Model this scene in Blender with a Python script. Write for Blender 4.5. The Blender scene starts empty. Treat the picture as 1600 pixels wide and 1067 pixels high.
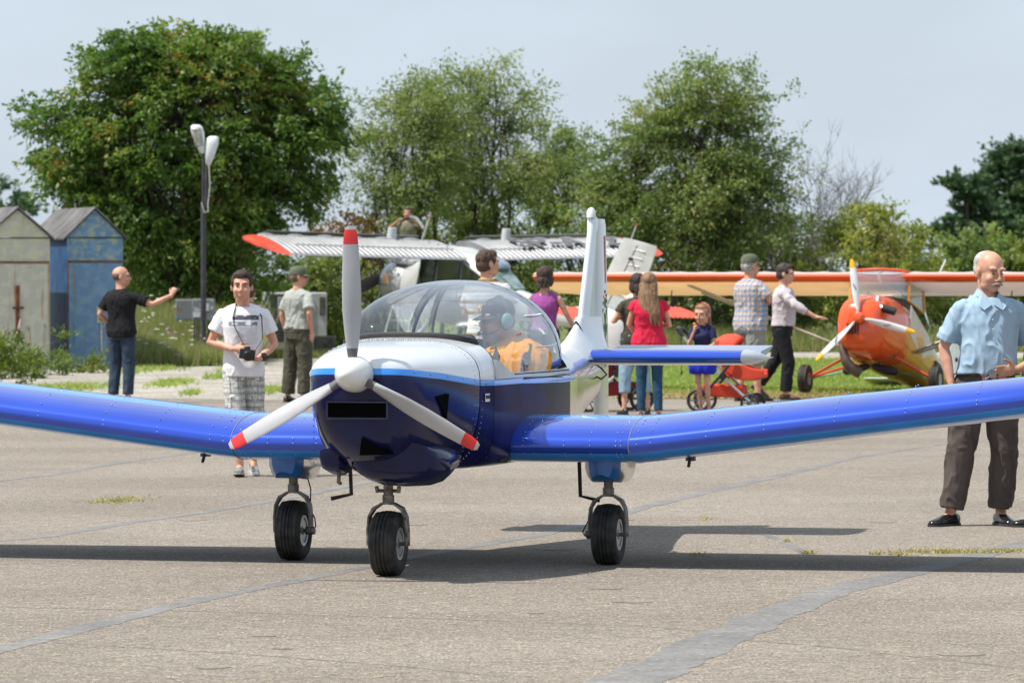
import bpy, bmesh, math, random
import numpy as np
from mathutils import Vector, Matrix, Euler, noise
PI = math.pi
sc = bpy.context.scene
col = sc.collection
# ------------------------------------------------------------------ camera
HC, F, HY = 1.65, 7640.0, 435.0            # eye height, focal length and horizon row in photo pixels
PITCH = math.atan((533.5-HY)/F)
cam_d = bpy.data.cameras.new('camera'); cam = bpy.data.objects.new('camera', cam_d); col.objects.link(cam)
cam.location = (0, 0, HC); cam.rotation_euler = (PI/2-PITCH, 0, 0)
cam_d.sensor_width = 36; cam_d.lens = 36*F/1600; cam_d.clip_start = 1; cam_d.clip_end = 6000
cam_d.dof.use_dof = True; cam_d.dof.focus_distance = 27.6; cam_d.dof.aperture_fstop = 9.5
sc.camera = cam
# ------------------------------------------------------------------ sky and sun
TO_SUN = Vector((-0.55, -0.17, 1)).normalized()
EL = math.asin(TO_SUN.z)
w = bpy.data.worlds.new('World'); sc.world = w; w.use_nodes = True
nt = w.node_tree; bg = nt.nodes['Background']
sky = nt.nodes.new('ShaderNodeTexSky'); sky.sky_type = 'NISHITA'; sky.sun_disc = False
sky.sun_elevation = EL; sky.sun_rotation = math.atan2(TO_SUN.x, TO_SUN.y)
sky.altitude = 100; sky.air_density = 1.0; sky.dust_density = 1.6; sky.ozone_density = 1.5
# thin pale cloud veil mixed over the clear sky, laid out by direction
tcw = nt.nodes.new('ShaderNodeTexCoord'); mpw = nt.nodes.new('ShaderNodeMapping'); mpw.inputs['Scale'].default_value = (5, 5, 14)
nzw = nt.nodes.new('ShaderNodeTexNoise'); nzw.inputs['Scale'].default_value = 1.6; nzw.inputs['Detail'].default_value = 5
crw = nt.nodes.new('ShaderNodeValToRGB'); crw.color_ramp.elements[0].position = .38; crw.color_ramp.elements[1].position = .72
crw.color_ramp.elements[0].color = (.72, .72, .72, 1); crw.color_ramp.elements[1].color = (.94, .94, .94, 1)
mxw = nt.nodes.new('ShaderNodeMix'); mxw.data_type = 'RGBA'; mxw.inputs[7].default_value = (7.9, 9.1, 10.5, 1)
L_ = nt.links.new
L_(tcw.outputs['Generated'], mpw.inputs['Vector']); L_(mpw.outputs[0], nzw.inputs['Vector']); L_(nzw.outputs[0], crw.inputs[0])
L_(crw.outputs[0], mxw.inputs[0]); L_(sky.outputs[0], mxw.inputs[6]); L_(mxw.outputs[2], bg.inputs['Color'])
bg.inputs['Strength'].default_value = 0.077
sun_d = bpy.data.lights.new('sun', 'SUN'); sun_d.energy = 5.0; sun_d.angle = math.radians(.55); sun_d.color = (1, .95, .87)
sun = bpy.data.objects.new('sun', sun_d); col.objects.link(sun)
sun.rotation_euler = TO_SUN.to_track_quat('Z', 'Y').to_euler(); sun.location = TO_SUN*50
vs = sc.view_settings; vs.view_transform = 'Standard'; vs.look = 'None'; vs.exposure = 0.25; vs.gamma = 1
sc.cycles.max_bounces = 8; sc.cycles.transparent_max_bounces = 16; sc.cycles.caustics_reflective = False; sc.cycles.caustics_refractive = False

# ------------------------------------------------------------------ helpers
def P(px, py, D):
    u = (px-800)/F; v = (533.5-py)/F; t = PITCH
    y = math.cos(t)+v*math.sin(t); z = -math.sin(t)+v*math.cos(t)
    return Vector((u/y*D, D, HC+z/y*D))
def G(px, py):                       # ground point under a picture row
    v = (533.5-py)/F; t = PITCH
    y = math.cos(t)+v*math.sin(t); z = -math.sin(t)+v*math.cos(t)
    return P(px, py, -HC*y/z)
def lin(c):
    return tuple(((x/255)/12.92 if x/255 <= .04045 else ((x/255+.055)/1.055)**2.4) for x in c)
_mats = {}
def M(name, c=(.5,.5,.5), rough=.5, metal=0, var=.12, vs=6., c2=None, bump=0., bs=60., coat=0., vec=(1,1,1), spec=.5, trans=0., detail=4, lo=.35, hi=.65, ior=1.5):
    if name in _mats: return _mats[name]
    m = bpy.data.materials.new(name); m.use_nodes = True; n = m.node_tree; b = n.nodes['Principled BSDF']
    tc = n.nodes.new('ShaderNodeTexCoord'); mp = n.nodes.new('ShaderNodeMapping'); mp.inputs['Scale'].default_value = vec
    nz = n.nodes.new('ShaderNodeTexNoise'); nz.inputs['Scale'].default_value = vs; nz.inputs['Detail'].default_value = detail
    cr = n.nodes.new('ShaderNodeValToRGB'); e = cr.color_ramp.elements; e[0].position = lo; e[1].position = hi
    a = tuple(x*(1-var) for x in c); d = c2 if c2 else tuple(min(1, x*(1+var)) for x in c)
    e[0].color = (*a, 1); e[1].color = (*d, 1)
    k = n.links.new
    k(tc.outputs['Object'], mp.inputs[0]); k(mp.outputs[0], nz.inputs['Vector']); k(nz.outputs[0], cr.inputs[0]); k(cr.outputs[0], b.inputs['Base Color'])
    b.inputs['Roughness'].default_value = rough; b.inputs['Metallic'].default_value = metal
    b.inputs['Coat Weight'].default_value = coat; b.inputs['Coat Roughness'].default_value = .04
    b.inputs['Specular IOR Level'].default_value = spec; b.inputs['IOR'].default_value = ior
    if bump:
        n2 = n.nodes.new('ShaderNodeTexNoise'); n2.inputs['Scale'].default_value = bs; n2.inputs['Detail'].default_value = 3
        bp = n.nodes.new('ShaderNodeBump'); bp.inputs['Strength'].default_value = min(1, bump*10); bp.inputs['Distance'].default_value = bump
        k(mp.outputs[0], n2.inputs['Vector']); k(n2.outputs[0], bp.inputs['Height']); k(bp.outputs[0], b.inputs['Normal'])
    if trans:
        tl = n.nodes.new('ShaderNodeBsdfTranslucent'); ms = n.nodes.new('ShaderNodeMixShader'); ms.inputs[0].default_value = trans
        out = n.nodes['Material Output']
        k(cr.outputs[0], tl.inputs['Color']); k(b.outputs[0], ms.inputs[1]); k(tl.outputs[0], ms.inputs[2]); k(ms.outputs[0], out.inputs[0])
    _mats[name] = m; return m
def glass(name, tint=(.93,.96,.98), refl=1.0, rough=.02, haze=0.):
    if name in _mats: return _mats[name]
    m = bpy.data.materials.new(name); m.use_nodes = True; n = m.node_tree; n.nodes.clear(); k = n.links.new
    out = n.nodes.new('ShaderNodeOutputMaterial'); tr = n.nodes.new('ShaderNodeBsdfTransparent'); gl = n.nodes.new('ShaderNodeBsdfGlossy')
    fr = n.nodes.new('ShaderNodeFresnel'); gq = n.nodes.new('ShaderNodeNewGeometry'); mi = n.nodes.new('ShaderNodeMath'); mi.operation = 'MULTIPLY_ADD'; mi.inputs[1].default_value = -.8333; mi.inputs[2].default_value = 1.5; k(gq.outputs['Backfacing'], mi.inputs[0]); k(mi.outputs[0], fr.inputs['IOR']); mu = n.nodes.new('ShaderNodeMath'); mu.operation = 'MULTIPLY_ADD'
    mu.inputs[1].default_value = refl; mu.inputs[2].default_value = .02; mu.use_clamp = True
    ms = n.nodes.new('ShaderNodeMixShader'); tr.inputs[0].default_value = (*tint, 1); gl.inputs['Roughness'].default_value = rough
    k(fr.outputs[0], mu.inputs[0]); k(mu.outputs[0], ms.inputs[0]); k(tr.outputs[0], ms.inputs[1]); k(gl.outputs[0], ms.inputs[2])
    last = ms
    if haze:
        df = n.nodes.new('ShaderNodeBsdfDiffuse'); df.inputs[0].default_value = (.75,.8,.85,1); m2 = n.nodes.new('ShaderNodeMixShader'); m2.inputs[0].default_value = haze
        k(ms.outputs[0], m2.inputs[1]); k(df.outputs[0], m2.inputs[2]); last = m2
    k(last.outputs[0], out.inputs[0]); _mats[name] = m; return m
def tag(o, label=None, cat=None, group=None, kind=None):
    if label: o['label'] = label
    if cat: o['category'] = cat
    if group: o['group'] = group
    if kind: o['kind'] = kind
    return o
def empty(name, loc=(0,0,0), rz=0, rot=None):
    o = bpy.data.objects.new(name, None); col.objects.link(o); o.location = loc
    o.rotation_euler = rot if rot else (0, 0, rz); o.empty_display_size = .3; return o
def perp(d):
    a = Vector((0,0,1)) if abs(d.z) < .9 else Vector((1,0,0))
    u = d.cross(a).normalized(); return u, d.cross(u).normalized()
class MB:
    def __init__(s): s.v = []; s.f = []; s.m = []; s.cm = 0
    def add(s, vs, fs, m=None):
        b = len(s.v); s.v += [tuple(x) for x in vs]; s.f += [tuple(b+i for i in f) for f in fs]; s.m += [s.cm if m is None else m]*len(fs); return s
    def box(s, c, size, rot=(0,0,0), m=None, taper=1.):
        R = Euler(rot).to_matrix(); c = Vector(c); h = Vector(size)/2; vs = []
        for z in (-1,1):
            t = taper if z > 0 else 1.
            for x, y in ((-1,-1),(1,-1),(1,1),(-1,1)): vs.append(c+R@Vector((x*h.x*t, y*h.y*t, z*h.z)))
        return s.add(vs, [(3,2,1,0),(4,5,6,7),(0,1,5,4),(1,2,6,5),(2,3,7,6),(3,0,4,7)], m)
    def tube(s, pts, r, n=10, m=None, cap=True, flat=1.):
        pts = [Vector(p) for p in pts]; k = len(pts)
        if not hasattr(r, '__len__'): r = [r]*k
        vs = []; fs = []; u0 = None
        for i, p in enumerate(pts):
            d = (pts[min(i+1,k-1)]-pts[max(i-1,0)]).normalized()
            if u0 is None: u, v = perp(d)
            else: u = (u0-d*u0.dot(d)).normalized(); v = d.cross(u)
            u0 = u
            for j in range(n):
                a = 2*PI*j/n; vs.append(p+(u*math.cos(a)+v*math.sin(a)*flat)*r[i])
        for i in range(k-1):
            for j in range(n):
                a = i*n+j; b = i*n+(j+1)%n; fs.append((a, b, b+n, a+n))
        if cap: fs += [tuple(range(n-1,-1,-1)), tuple(range((k-1)*n, k*n))]
        return s.add(vs, fs, m)
    def caps(s, pts, r, n=14, m=None):           # limb chain with rounded ends
        pts = [Vector(p) for p in pts]
        if not hasattr(r, '__len__'): r = [r]*len(pts)
        d0 = (pts[0]-pts[1]).normalized(); d1 = (pts[-1]-pts[-2]).normalized(); q = []; rr = []
        for a in (.05,.35,.7): q.append(pts[0]+d0*r[0]*math.cos(a*PI/2)); rr.append(r[0]*math.sin(a*PI/2))
        q += pts; rr += list(r)
        for a in (.7,.35,.05): q.append(pts[-1]+d1*r[-1]*math.cos(a*PI/2)); rr.append(r[-1]*math.sin(a*PI/2))
        return s.tube(q, rr, n, m)
    def ball(s, c, r, n=16, k=10, R=None, m=None):
        c = Vector(c)
        if not hasattr(r, '__len__'): r = (r,r,r)
        vs = []; fs = []
        for i in range(1, k):
            t = PI*i/k
            for j in range(n):
                a = 2*PI*j/n; p = Vector((r[0]*math.sin(t)*math.cos(a), r[1]*math.sin(t)*math.sin(a), r[2]*math.cos(t)))
                vs.append(c+(R@p if R else p))
        for i in range(k-2):
            for j in range(n):
                a = i*n+j; b = i*n+(j+1)%n; fs.append((a, a+n, b+n, b))
        t0 = Vector((0,0,r[2])); 
        vs.append(c+(R@t0 if R else t0)); vs.append(c-(R@t0 if R else t0)); T = (k-1)*n
        for j in range(n):
            fs.append((T, j, (j+1)%n)); fs.append((T+1, (k-2)*n+(j+1)%n, (k-2)*n+j))
        return s.add(vs, fs, m)
    def loft(s, rings, m=None, closed=True, c0=True, c1=True, mf=None):
        n = len(rings[0]); vs = [p for r in rings for p in r]; b = len(s.v); fs = []; mm = []
        for i in range(len(rings)-1):
            for j in range(n if closed else n-1):
                a = i*n+j; q = i*n+(j+1)%n; fs.append((a, q, q+n, a+n)); mm.append(mf(i, j) if mf else (s.cm if m is None else m))
        if c0: fs.append(tuple(range(n-1,-1,-1))); mm.append(mm[0])
        if c1: fs.append(tuple(range((len(rings)-1)*n, len(rings)*n))); mm.append(mm[-1])
        s.v += [tuple(x) for x in vs]; s.f += [tuple(b+i for i in f) for f in fs]; s.m += mm; return s
    def lathe(s, prof, n=32, axis='x', c=(0,0,0), m=None, mf=None, caps=True):
        c = Vector(c); rings = []
        for a, r in prof:
            ring = []
            for j in range(n):
                t = 2*PI*j/n; q = (a, r*math.cos(t), r*math.sin(t))
                if axis == 'y': q = (q[2], q[0], q[1])
                if axis == 'z': q = (q[1], q[2], q[0])
                ring.append(c+Vector(q))
            rings.append(ring)
        return s.loft(rings, m, mf=mf, c0=caps, c1=caps)
    def mesh(s, name, mats=()):
        me = bpy.data.meshes.new(name); me.from_pydata(s.v, [], s.f)
        for x in mats: me.materials.append(x)
        if len(mats) > 1: me.polygons.foreach_set('material_index', s.m)
        me.update(); return me
    def build(s, name, mats, parent=None, smooth=True, bevel=0, loc=None, rot=None, sub=0, ang=40, fix=True):
        if not isinstance(mats, (list, tuple)): mats = [mats]
        me = s.mesh(name, mats)
        if fix:
            bm = bmesh.new(); bm.from_mesh(me); bmesh.ops.recalc_face_normals(bm, faces=bm.faces); bm.to_mesh(me); bm.free()
        o = bpy.data.objects.new(name, me); col.objects.link(o)
        if parent: o.parent = parent
        if loc is not None: o.location = loc
        if rot is not None: o.rotation_euler = rot
        if bevel:
            b = o.modifiers.new('bevel', 'BEVEL'); b.width = bevel; b.segments = 2; b.limit_method = 'ANGLE'; b.angle_limit = .6
        if sub:
            b = o.modifiers.new('sub', 'SUBSURF'); b.levels = sub; b.render_levels = sub
        if smooth:
            me.polygons.foreach_set('use_smooth', [True]*len(me.polygons))
            try: me.set_sharp_from_angle(angle=math.radians(ang))
            except Exception: pass
        return o
def remeshed(mb, name, mats, parent, voxel=.008, it=4, wr=0., wscale=(9,9,5), seed=0, post=None, mfun=None, fac=.5):
    me = mb.mesh(name)
    bm = bmesh.new(); bm.from_mesh(me); bmesh.ops.recalc_face_normals(bm, faces=bm.faces); bm.to_mesh(me); bm.free()
    o = bpy.data.objects.new(name, me); col.objects.link(o)
    r = o.modifiers.new('r', 'REMESH'); r.mode = 'VOXEL'; r.voxel_size = voxel
    if it: q = o.modifiers.new('s', 'SMOOTH'); q.iterations = it; q.factor = fac
    bpy.context.view_layer.update()
    dg = bpy.context.evaluated_depsgraph_get()
    m2 = bpy.data.meshes.new_from_object(o.evaluated_get(dg)); o.modifiers.clear(); o.data = m2; m2.name = name; bpy.data.meshes.remove(me)
    n = len(m2.vertices)
    if n == 0: print('EMPTY REMESH', name)
    if wr and n:
        co = np.empty(n*3, np.float32); m2.vertices.foreach_get('co', co); co = co.reshape(-1,3)
        no = np.empty(n*3, np.float32); m2.vertices.foreach_get('normal', no); no = no.reshape(-1,3)
        wx, wy, wz = wscale; off = seed*13.7
        d = np.array([noise.noise(Vector((c[0]*wx+off, c[1]*wy+c[2]*2, c[2]*wz+c[0]*3))) + .5*noise.noise(Vector((c[0]*wx*2.3+c[2]*6, c[1]*wy*2+off, c[2]*wz*2.5-c[0]*7))) for c in co], np.float32)
        rg = np.clip(1-np.abs(d)*2.6, 0, 1)**1.5; d = .75*d+.75*rg-.2
        co += no*(d*wr)[:,None]; m2.vertices.foreach_set('co', co.ravel())
    if post and n:
        co = np.empty(n*3, np.float32); m2.vertices.foreach_get('co', co); co = co.reshape(-1,3); co = post(co); m2.vertices.foreach_set('co', co.astype(np.float32).ravel())
    if not isinstance(mats, (list, tuple)): mats = [mats]
    m2.materials.clear()
    for x in mats: m2.materials.append(x)
    if mfun and n:
        nf = len(m2.polygons); ce = np.empty(nf*3, np.float32); m2.polygons.foreach_get('center', ce)
        m2.polygons.foreach_set('material_index', mfun(ce.reshape(-1,3)).astype(np.int32))
    m2.polygons.foreach_set('use_smooth', [True]*len(m2.polygons)); m2.update()
    if parent: o.parent = parent
    return o
def npmesh(name, V, Fq, mat, rnd=None, parent=None, k=4):
    me = bpy.data.meshes.new(name); nv = len(V); nf = len(Fq)
    me.vertices.add(nv); me.vertices.foreach_set('co', np.asarray(V, np.float32).ravel())
    me.loops.add(nf*k); me.loops.foreach_set('vertex_index', np.asarray(Fq, np.int32).ravel())
    me.polygons.add(nf); me.polygons.foreach_set('loop_start', np.arange(0, nf*k, k, dtype=np.int32)); me.polygons.foreach_set('loop_total', np.full(nf, k, np.int32))
    me.update(calc_edges=True)
    if rnd is not None:
        at = me.attributes.new('rnd', 'FLOAT', 'FACE'); at.data.foreach_set('value', np.asarray(rnd, np.float32))
    me.materials.append(mat); o = bpy.data.objects.new(name, me); col.objects.link(o)
    if parent: o.parent = parent
    return o
# ------------------------------------------------------------------ ground
def sheet(name, pts, z, mat, kind='structure', sub=None):
    mb = MB(); mb.add([(p[0], p[1], z) for p in pts], [tuple(range(len(pts)))])
    o = mb.build(name, mat, smooth=False); me = o.data
    if me.polygons[0].normal.z < 0: me.flip_normals()
    o['kind'] = kind; return o
def ground_mat(name, c1, c2, big=.35, fine=150., fc=.35, bumpd=.004, c3=None, rough=.9, streak=None, spec=.2):
    m = bpy.data.materials.new(name); m.use_nodes = True; n = m.node_tree; b = n.nodes['Principled BSDF']; k = n.links.new
    tc = n.nodes.new('ShaderNodeTexCoord')
    def nz(scale, det, vec=(1,1,1)):
        mp = n.nodes.new('ShaderNodeMapping'); mp.inputs['Scale'].default_value = vec
        x = n.nodes.new('ShaderNodeTexNoise'); x.inputs['Scale'].default_value = scale; x.inputs['Detail'].default_value = det
        k(tc.outputs['Object'], mp.inputs[0]); k(mp.outputs[0], x.inputs['Vector']); return x
    def ramp(src, p0, p1, a, d):
        r = n.nodes.new('ShaderNodeValToRGB'); r.color_ramp.elements[0].position = p0; r.color_ramp.elements[1].position = p1
        r.color_ramp.elements[0].color = (*a, 1); r.color_ramp.elements[1].color = (*d, 1); k(src, r.inputs[0]); return r
    def mix(mode, f, a, b2):
        x = n.nodes.new('ShaderNodeMix'); x.data_type = 'RGBA'; x.blend_type = mode
        if isinstance(f, float): x.inputs[0].default_value = f
        else: k(f, x.inputs[0])
        k(a, x.inputs[6]); k(b2, x.inputs[7]); return x
    base = ramp(nz(big, 6, (1,1,1)).outputs[0], .38, .64, c1, c2)
    g = 1-fc; sp = ramp(nz(fine, 2).outputs[0], .36, .66, (g,g,g), (1+fc*.0+.999-1+.0, 1, 1))
    cur = mix('MULTIPLY', 1.0, base.outputs[0], sp.outputs[0])
    md = ramp(nz(fine*.13, 4).outputs[0], .35, .6, (.8,.8,.8), (1,1,1)); cur = mix('MULTIPLY', .8, cur.outputs[2], md.outputs[0])
    if c3:
        h = ramp(nz(fine*.6, 1).outputs[0], .69, .74, (0,0,0), (1,1,1)); r3 = n.nodes.new('ShaderNodeRGB'); r3.outputs[0].default_value = (*c3, 1)
        cur = mix('MIX', h.outputs[0], cur.outputs[2], r3.outputs[0])
    if streak:
        st = ramp(nz(.55, 3, streak).outputs[0], .44, .52, (.72,.71,.70), (1,1,1)); cur = mix('MULTIPLY', .32, cur.outputs[2], st.outputs[0])
    k(cur.outputs[2], b.inputs['Base Color']); b.inputs['Roughness'].default_value = rough; b.inputs['Specular IOR Level'].default_value = spec
    bp = n.nodes.new('ShaderNodeBump'); bp.inputs['Strength'].default_value = .8; bp.inputs['Distance'].default_value = bumpd
    k(nz(fine*.7, 4).outputs[0], bp.inputs['Height']); k(bp.outputs[0], b.inputs['Normal'])
    return m
asph = ground_mat('asphalt', (.348,.300,.249), (.392,.342,.288), .22, 75, .62, .006, (.66,.60,.50), streak=(.5,.9,1))
gravelm = ground_mat('gravel', (.40,.37,.31), (.56,.52,.45), .5, 14, .5, .02, (.70,.67,.60))
dirt = ground_mat('grass_earth', (.13,.17,.045), (.20,.24,.07), .25, 9, .5, .01)
lawnm = ground_mat('lawn', (.15,.22,.04), (.22,.29,.06), .3, 16, .45, .01)
drym = ground_mat('dry_verge', (.32,.27,.13), (.42,.36,.20), .8, 20, .5, .01)
sheet('ground', [(-1500,-60),(1500,-60),(1500,3000),(-1500,3000)], 0, dirt)
Y0 = G(0, 623).y
sheet('apron', [(-60,5),(60,5),(60,67.8),(5.0,69.4),(-1.5,67.2),(-60,66.6)], .004, asph)
random.seed(4)
def wob(a, b, n, am):
    return [(a[0]+(b[0]-a[0])*i/n, a[1]+(b[1]-a[1])*i/n+random.uniform(-am, am)) for i in range(n+1)]
sheet('gravel_yard', wob((-1.0,66.4),(-26,66.0),40,.35)+wob((-26,92.5),(1.5,104),40,.9), .008, gravelm)
sheet('lawn', [(2.2,67.0),(40,66.2),(40,97),(1.0,98)], .008, lawnm)
sheet('dry_verge', wob((1.6,66.8),(40,66.0),60,.15)+wob((40,69.8),(1.6,70.8),60,.35), .012, drym)
sheet('gravel_track', wob((1,97.5),(40,96.5),50,.5)+wob((40,108),(1,109),50,.7), .016, gravelm)
# repair seams and stains in the asphalt: ragged thin sheets
seam = ground_mat('seam_filler', (.225,.217,.210), (.285,.273,.262), 1.1, 40, .34, .002, rough=.7)
def ribbon(name, pts, wd, mat, z=.0055, rag=.4, step=.12):
    g = [G(*p) for p in pts]; L = []; R = []
    if not hasattr(wd, '__len__'): wd = [wd]*len(g)
    for i in range(len(g)-1):
        a, b = g[i], g[i+1]; d = (b-a); n = max(2, int(d.length/step)); dn = d.normalized(); s = Vector((-dn.y, dn.x, 0))
        for j in range(n):
            t = j/n; p = a.lerp(b, t); ww = wd[i]*(1-t)+wd[i+1]*t
            q = noise.noise(Vector((p.x*1.3, p.y*1.3, 3))); 
            n1 = noise.noise(Vector((p.x*2.2, p.y*2.2, 9)))+.5*noise.noise(Vector((p.x*6, p.y*6, 2))); n2 = noise.noise(Vector((p.x*2.2, p.y*2.2, 29)))+.5*noise.noise(Vector((p.x*6, p.y*6, 12)))
            L.append(p+s*ww*(.42+rag*.45*n1)); R.append(p-s*ww*(.42+rag*.45*n2))
    mb = MB(); n = len(L)
    mb.add([(p.x,p.y,z) for p in L]+[(p.x,p.y,z) for p in R], [(i, i+1, n+i+1, n+i) for i in range(n-1)])
    o = mb.build(name, mat, smooth=False); o['kind'] = 'structure'
    for pl in o.data.polygons: pass
    if o.data.polygons[0].normal.z < 0: o.data.flip_normals()
ribbon('asphalt_seam', [(-60,1032),(120,985),(320,936),(540,893),(660,868),(860,833),(1000,795),(1110,768),(1240,739),(1330,716),(1500,690)], [.15,.17,.15,.13,.15,.17,.15,.16,.14,.12,.10], seam)
ribbon('asphalt_seam', [(900,1100),(1010,1052),(1120,1000),(1190,970),(1300,925),(1420,896),(1510,874),(1620,846)], [.34,.36,.34,.30,.28,.26,.24,.22], seam)
ribbon('asphalt_seam', [(-60,851),(80,838),(200,818),(330,799),(460,777),(600,748),(700,722)], [.13,.13,.14,.13,.14,.12,.1], seam)
ribbon('asphalt_seam', [(-60,757),(60,745),(200,722),(290,709),(420,690)], [.13,.14,.13,.12,.1], seam)
ribbon('asphalt_seam', [(1195,835),(1230,850),(1262,868)], [.06,.08,.06], seam)
stain = ground_mat('tyre_mark', (.265,.232,.197), (.33,.288,.245), .8, 60, .4, .002)
ribbon('tyre_mark', [(-40,948),(300,956),(700,968),(1010,980),(1130,990)], .02, stain, .005, .5)
ribbon('tyre_mark', [(1130,998),(1300,1012),(1500,1034),(1660,1052)], .05, stain, .005, .5)
ribbon('tyre_mark', [(40,1002),(400,1024),(640,1043),(820,1062)], .035, stain, .005, .5)
ribbon('tyre_mark', [(640,913),(900,911),(1000,908)], .012, stain, .005, .5)
ribbon('oil_stain', [(1350,747),(1400,744),(1475,746)], .22, stain, .005, .6)
ribbon('oil_stain', [(672,787),(700,787),(738,788)], .14, stain, .005, .6)

for i in range(16):
    D = random.uniform(20.5, 34); px = random.uniform(60, 1540); c = gnd_ = Vector(((px-800)/F*D, D, 0)); rr = random.uniform(.03,.11)
    pts = [(c.x+rr*(1+.3*noise.noise(Vector((math.cos(a)*2+i, math.sin(a)*2, i))))*math.cos(a), c.y+rr*(1+.3*noise.noise(Vector((math.cos(a)*2, i, math.sin(a)*2))))*math.sin(a)) for a in [2*PI*k/18 for k in range(18)]]
    sheet('oil_stain', pts, .0062, stain)
# ------------------------------------------------------------------ taxiing airplane
TH = math.radians(14)
plane = empty('light_airplane', (-.362, 28.36, 0), -TH)
tag(plane, 'blue and silver low-wing light airplane with bubble canopy taxiing on three wheels, nearest the camera', 'airplane')
white = M('silver_white_paint', (.74,.77,.80), .22, .25, .04, 3, coat=.6)
navy = M('navy_paint', (.010,.013,.062), .14, 0, .25, 4, coat=.12, spec=.25)
royal = M('royal_blue_paint', (.024,.085,.60), .15, .45, .08, 5, coat=1.0, bump=.0016, bs=4, vec=(.3,1,2.5))
sky_b = M('light_blue_paint', (.03,.30,.95), .30, 0, .1, 5, coat=.8)
alu = M('bare_aluminium', (.72,.73,.74), .16, 1, .06, 8, bump=.0008, bs=7)
alud = M('dull_aluminium', (.52,.53,.54), .38, .8, .12, 10)
black = M('black_rubber', (.012,.012,.013), .6, 0, .3, 30)
tyre_m = M('tyre_rubber', (.020,.019,.018), .72, 0, .45, 18, c2=(.045,.042,.038))
steel = M('rusty_steel', (.10,.085,.07), .5, .6, .5, 25, c2=(.20,.17,.14))
dark = M('dark_interior', (.02,.021,.024), .8, 0, .3, 12)
redp = M('red_paint', (.62,.03,.03), .35)
yelp = M('yellow_paint', (.85,.45,.01), .4)
canopy_g = glass('canopy_perspex', (.94,.97,.99), 1.5, .012, .02)
def sect(L, w, zt, zb, zs, eb, et, nl=12, nu=12, band=.034):
    # half outline from keel up the +x side to the crown, then mirrored
    pts = []
    for i in range(nl+1):
        t = PI/2*i/nl; pts.append((w*math.sin(t)**(2/eb), zs-(zs-zb)*max(0, math.cos(t))**(2/eb)))
    t1 = math.asin(min(1, (band/(zt-zs)))**(et/2))
    for i in range(nu+1):
        t = t1+(PI/2-t1)*i/nu; pts.append((w*max(0, math.cos(t))**(2/et), zs+(zt-zs)*math.sin(t)**(2/et)))
    pts[-1] = (0, zt); pts[0] = (0, zb)
    ring = [Vector((x, L, z)) for x, z in pts]+[Vector((-x, L, z)) for x, z in reversed(pts[1:-1])]
    return ring
NL = NU = 12
def skin_mat(i, j, lo=0, mid=1, hi=2):
    n = 2*(NL+NU+1)
    if j >= n//2: j = n-1-j
    return lo if j < NL else (mid if j == NL else hi)
cs = [(-1.985,.10,1.20,1.03,1.13,2,2),(-1.975,.185,1.225,.93,1.13,2.2,2),(-1.95,.235,1.24,.83,1.128,2.4,2.1),(-1.88,.285,1.258,.74,1.122,2.5,2.3),(-1.76,.325,1.272,.66,1.112,2.5,2.4),
      (-1.6,.372,1.285,.60,1.10,2.5,2.5),(-1.4,.425,1.298,.565,1.078,2.6,2.6),(-1.2,.462,1.308,.56,1.06,2.7,2.8),(-1.13,.470,1.312,.565,1.055,2.8,2.9)]
mb = MB(); mb.loft([sect(*c) for c in cs], mf=skin_mat)
# chin scoops under the nose
def chin(x0, x1, y0, y1, z0, z1):
    rs = []
    for y, sx, sz in ((y0,.80,.45),(y0+.05,.95,.8),((y0+y1)/2,1,1),(y1,.9,.75)):
        cx = (x0+x1)/2; hw = (x1-x0)/2*sx; h = (z1-z0)*sz; r = []
        for a in range(16):
            t = 2*PI*a/16; r.append(Vector((cx+hw*math.copysign(abs(math.cos(t))**.7, math.cos(t)), y, z1-h/2+h/2*math.copysign(abs(math.sin(t))**.8, math.sin(t)))))
        rs.append(r)
    mb.loft(rs, m=0)
chin(-.13,.40,-1.74,-1.16,.505,.76); chin(-.30,-.16,-1.72,-1.3,.565,.72)
def surf_x(L, z, tab):      # half width of the skin at height z
    for a, b in zip(tab[:-1], tab[1:]):
        if a[0] <= L <= b[0]:
            t = (L-a[0])/(b[0]-a[0]); c = [a[i]+(b[i]-a[i])*t for i in range(7)]; break
    else: c = tab[-1]
    _, w_, zt, zb, zs, eb, et = c
    if z < zs: return w_*max(0, 1-abs((zs-z)/(zs-zb))**eb)**(1/eb)
    return w_*max(0, 1-abs((z-zs)/(zt-zs))**et)**(1/et)
for L in (-1.85,-1.7,-1.52,-1.35,-1.2):
    z = 1.15-.07*(L+1.95)/.8; x = surf_x(L, z, cs)
    for s in (-1,1): mb.ball((s*(x+.001), L, z), .006, 8, 5, m=3)
for L in (-1.155,-1.20):
    q = sect(L,.466 if L > -1.17 else .463,1.3105,.565,1.057,2.75,2.85,24,30)
    for i in range(4, len(q)-4, 2 if L < -1.18 else 1): mb.ball(q[i], .0032, 6, 4, m=3)
cowl = mb.build('cowling', [navy, sky_b, white, alud], plane, ang=50)
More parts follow.
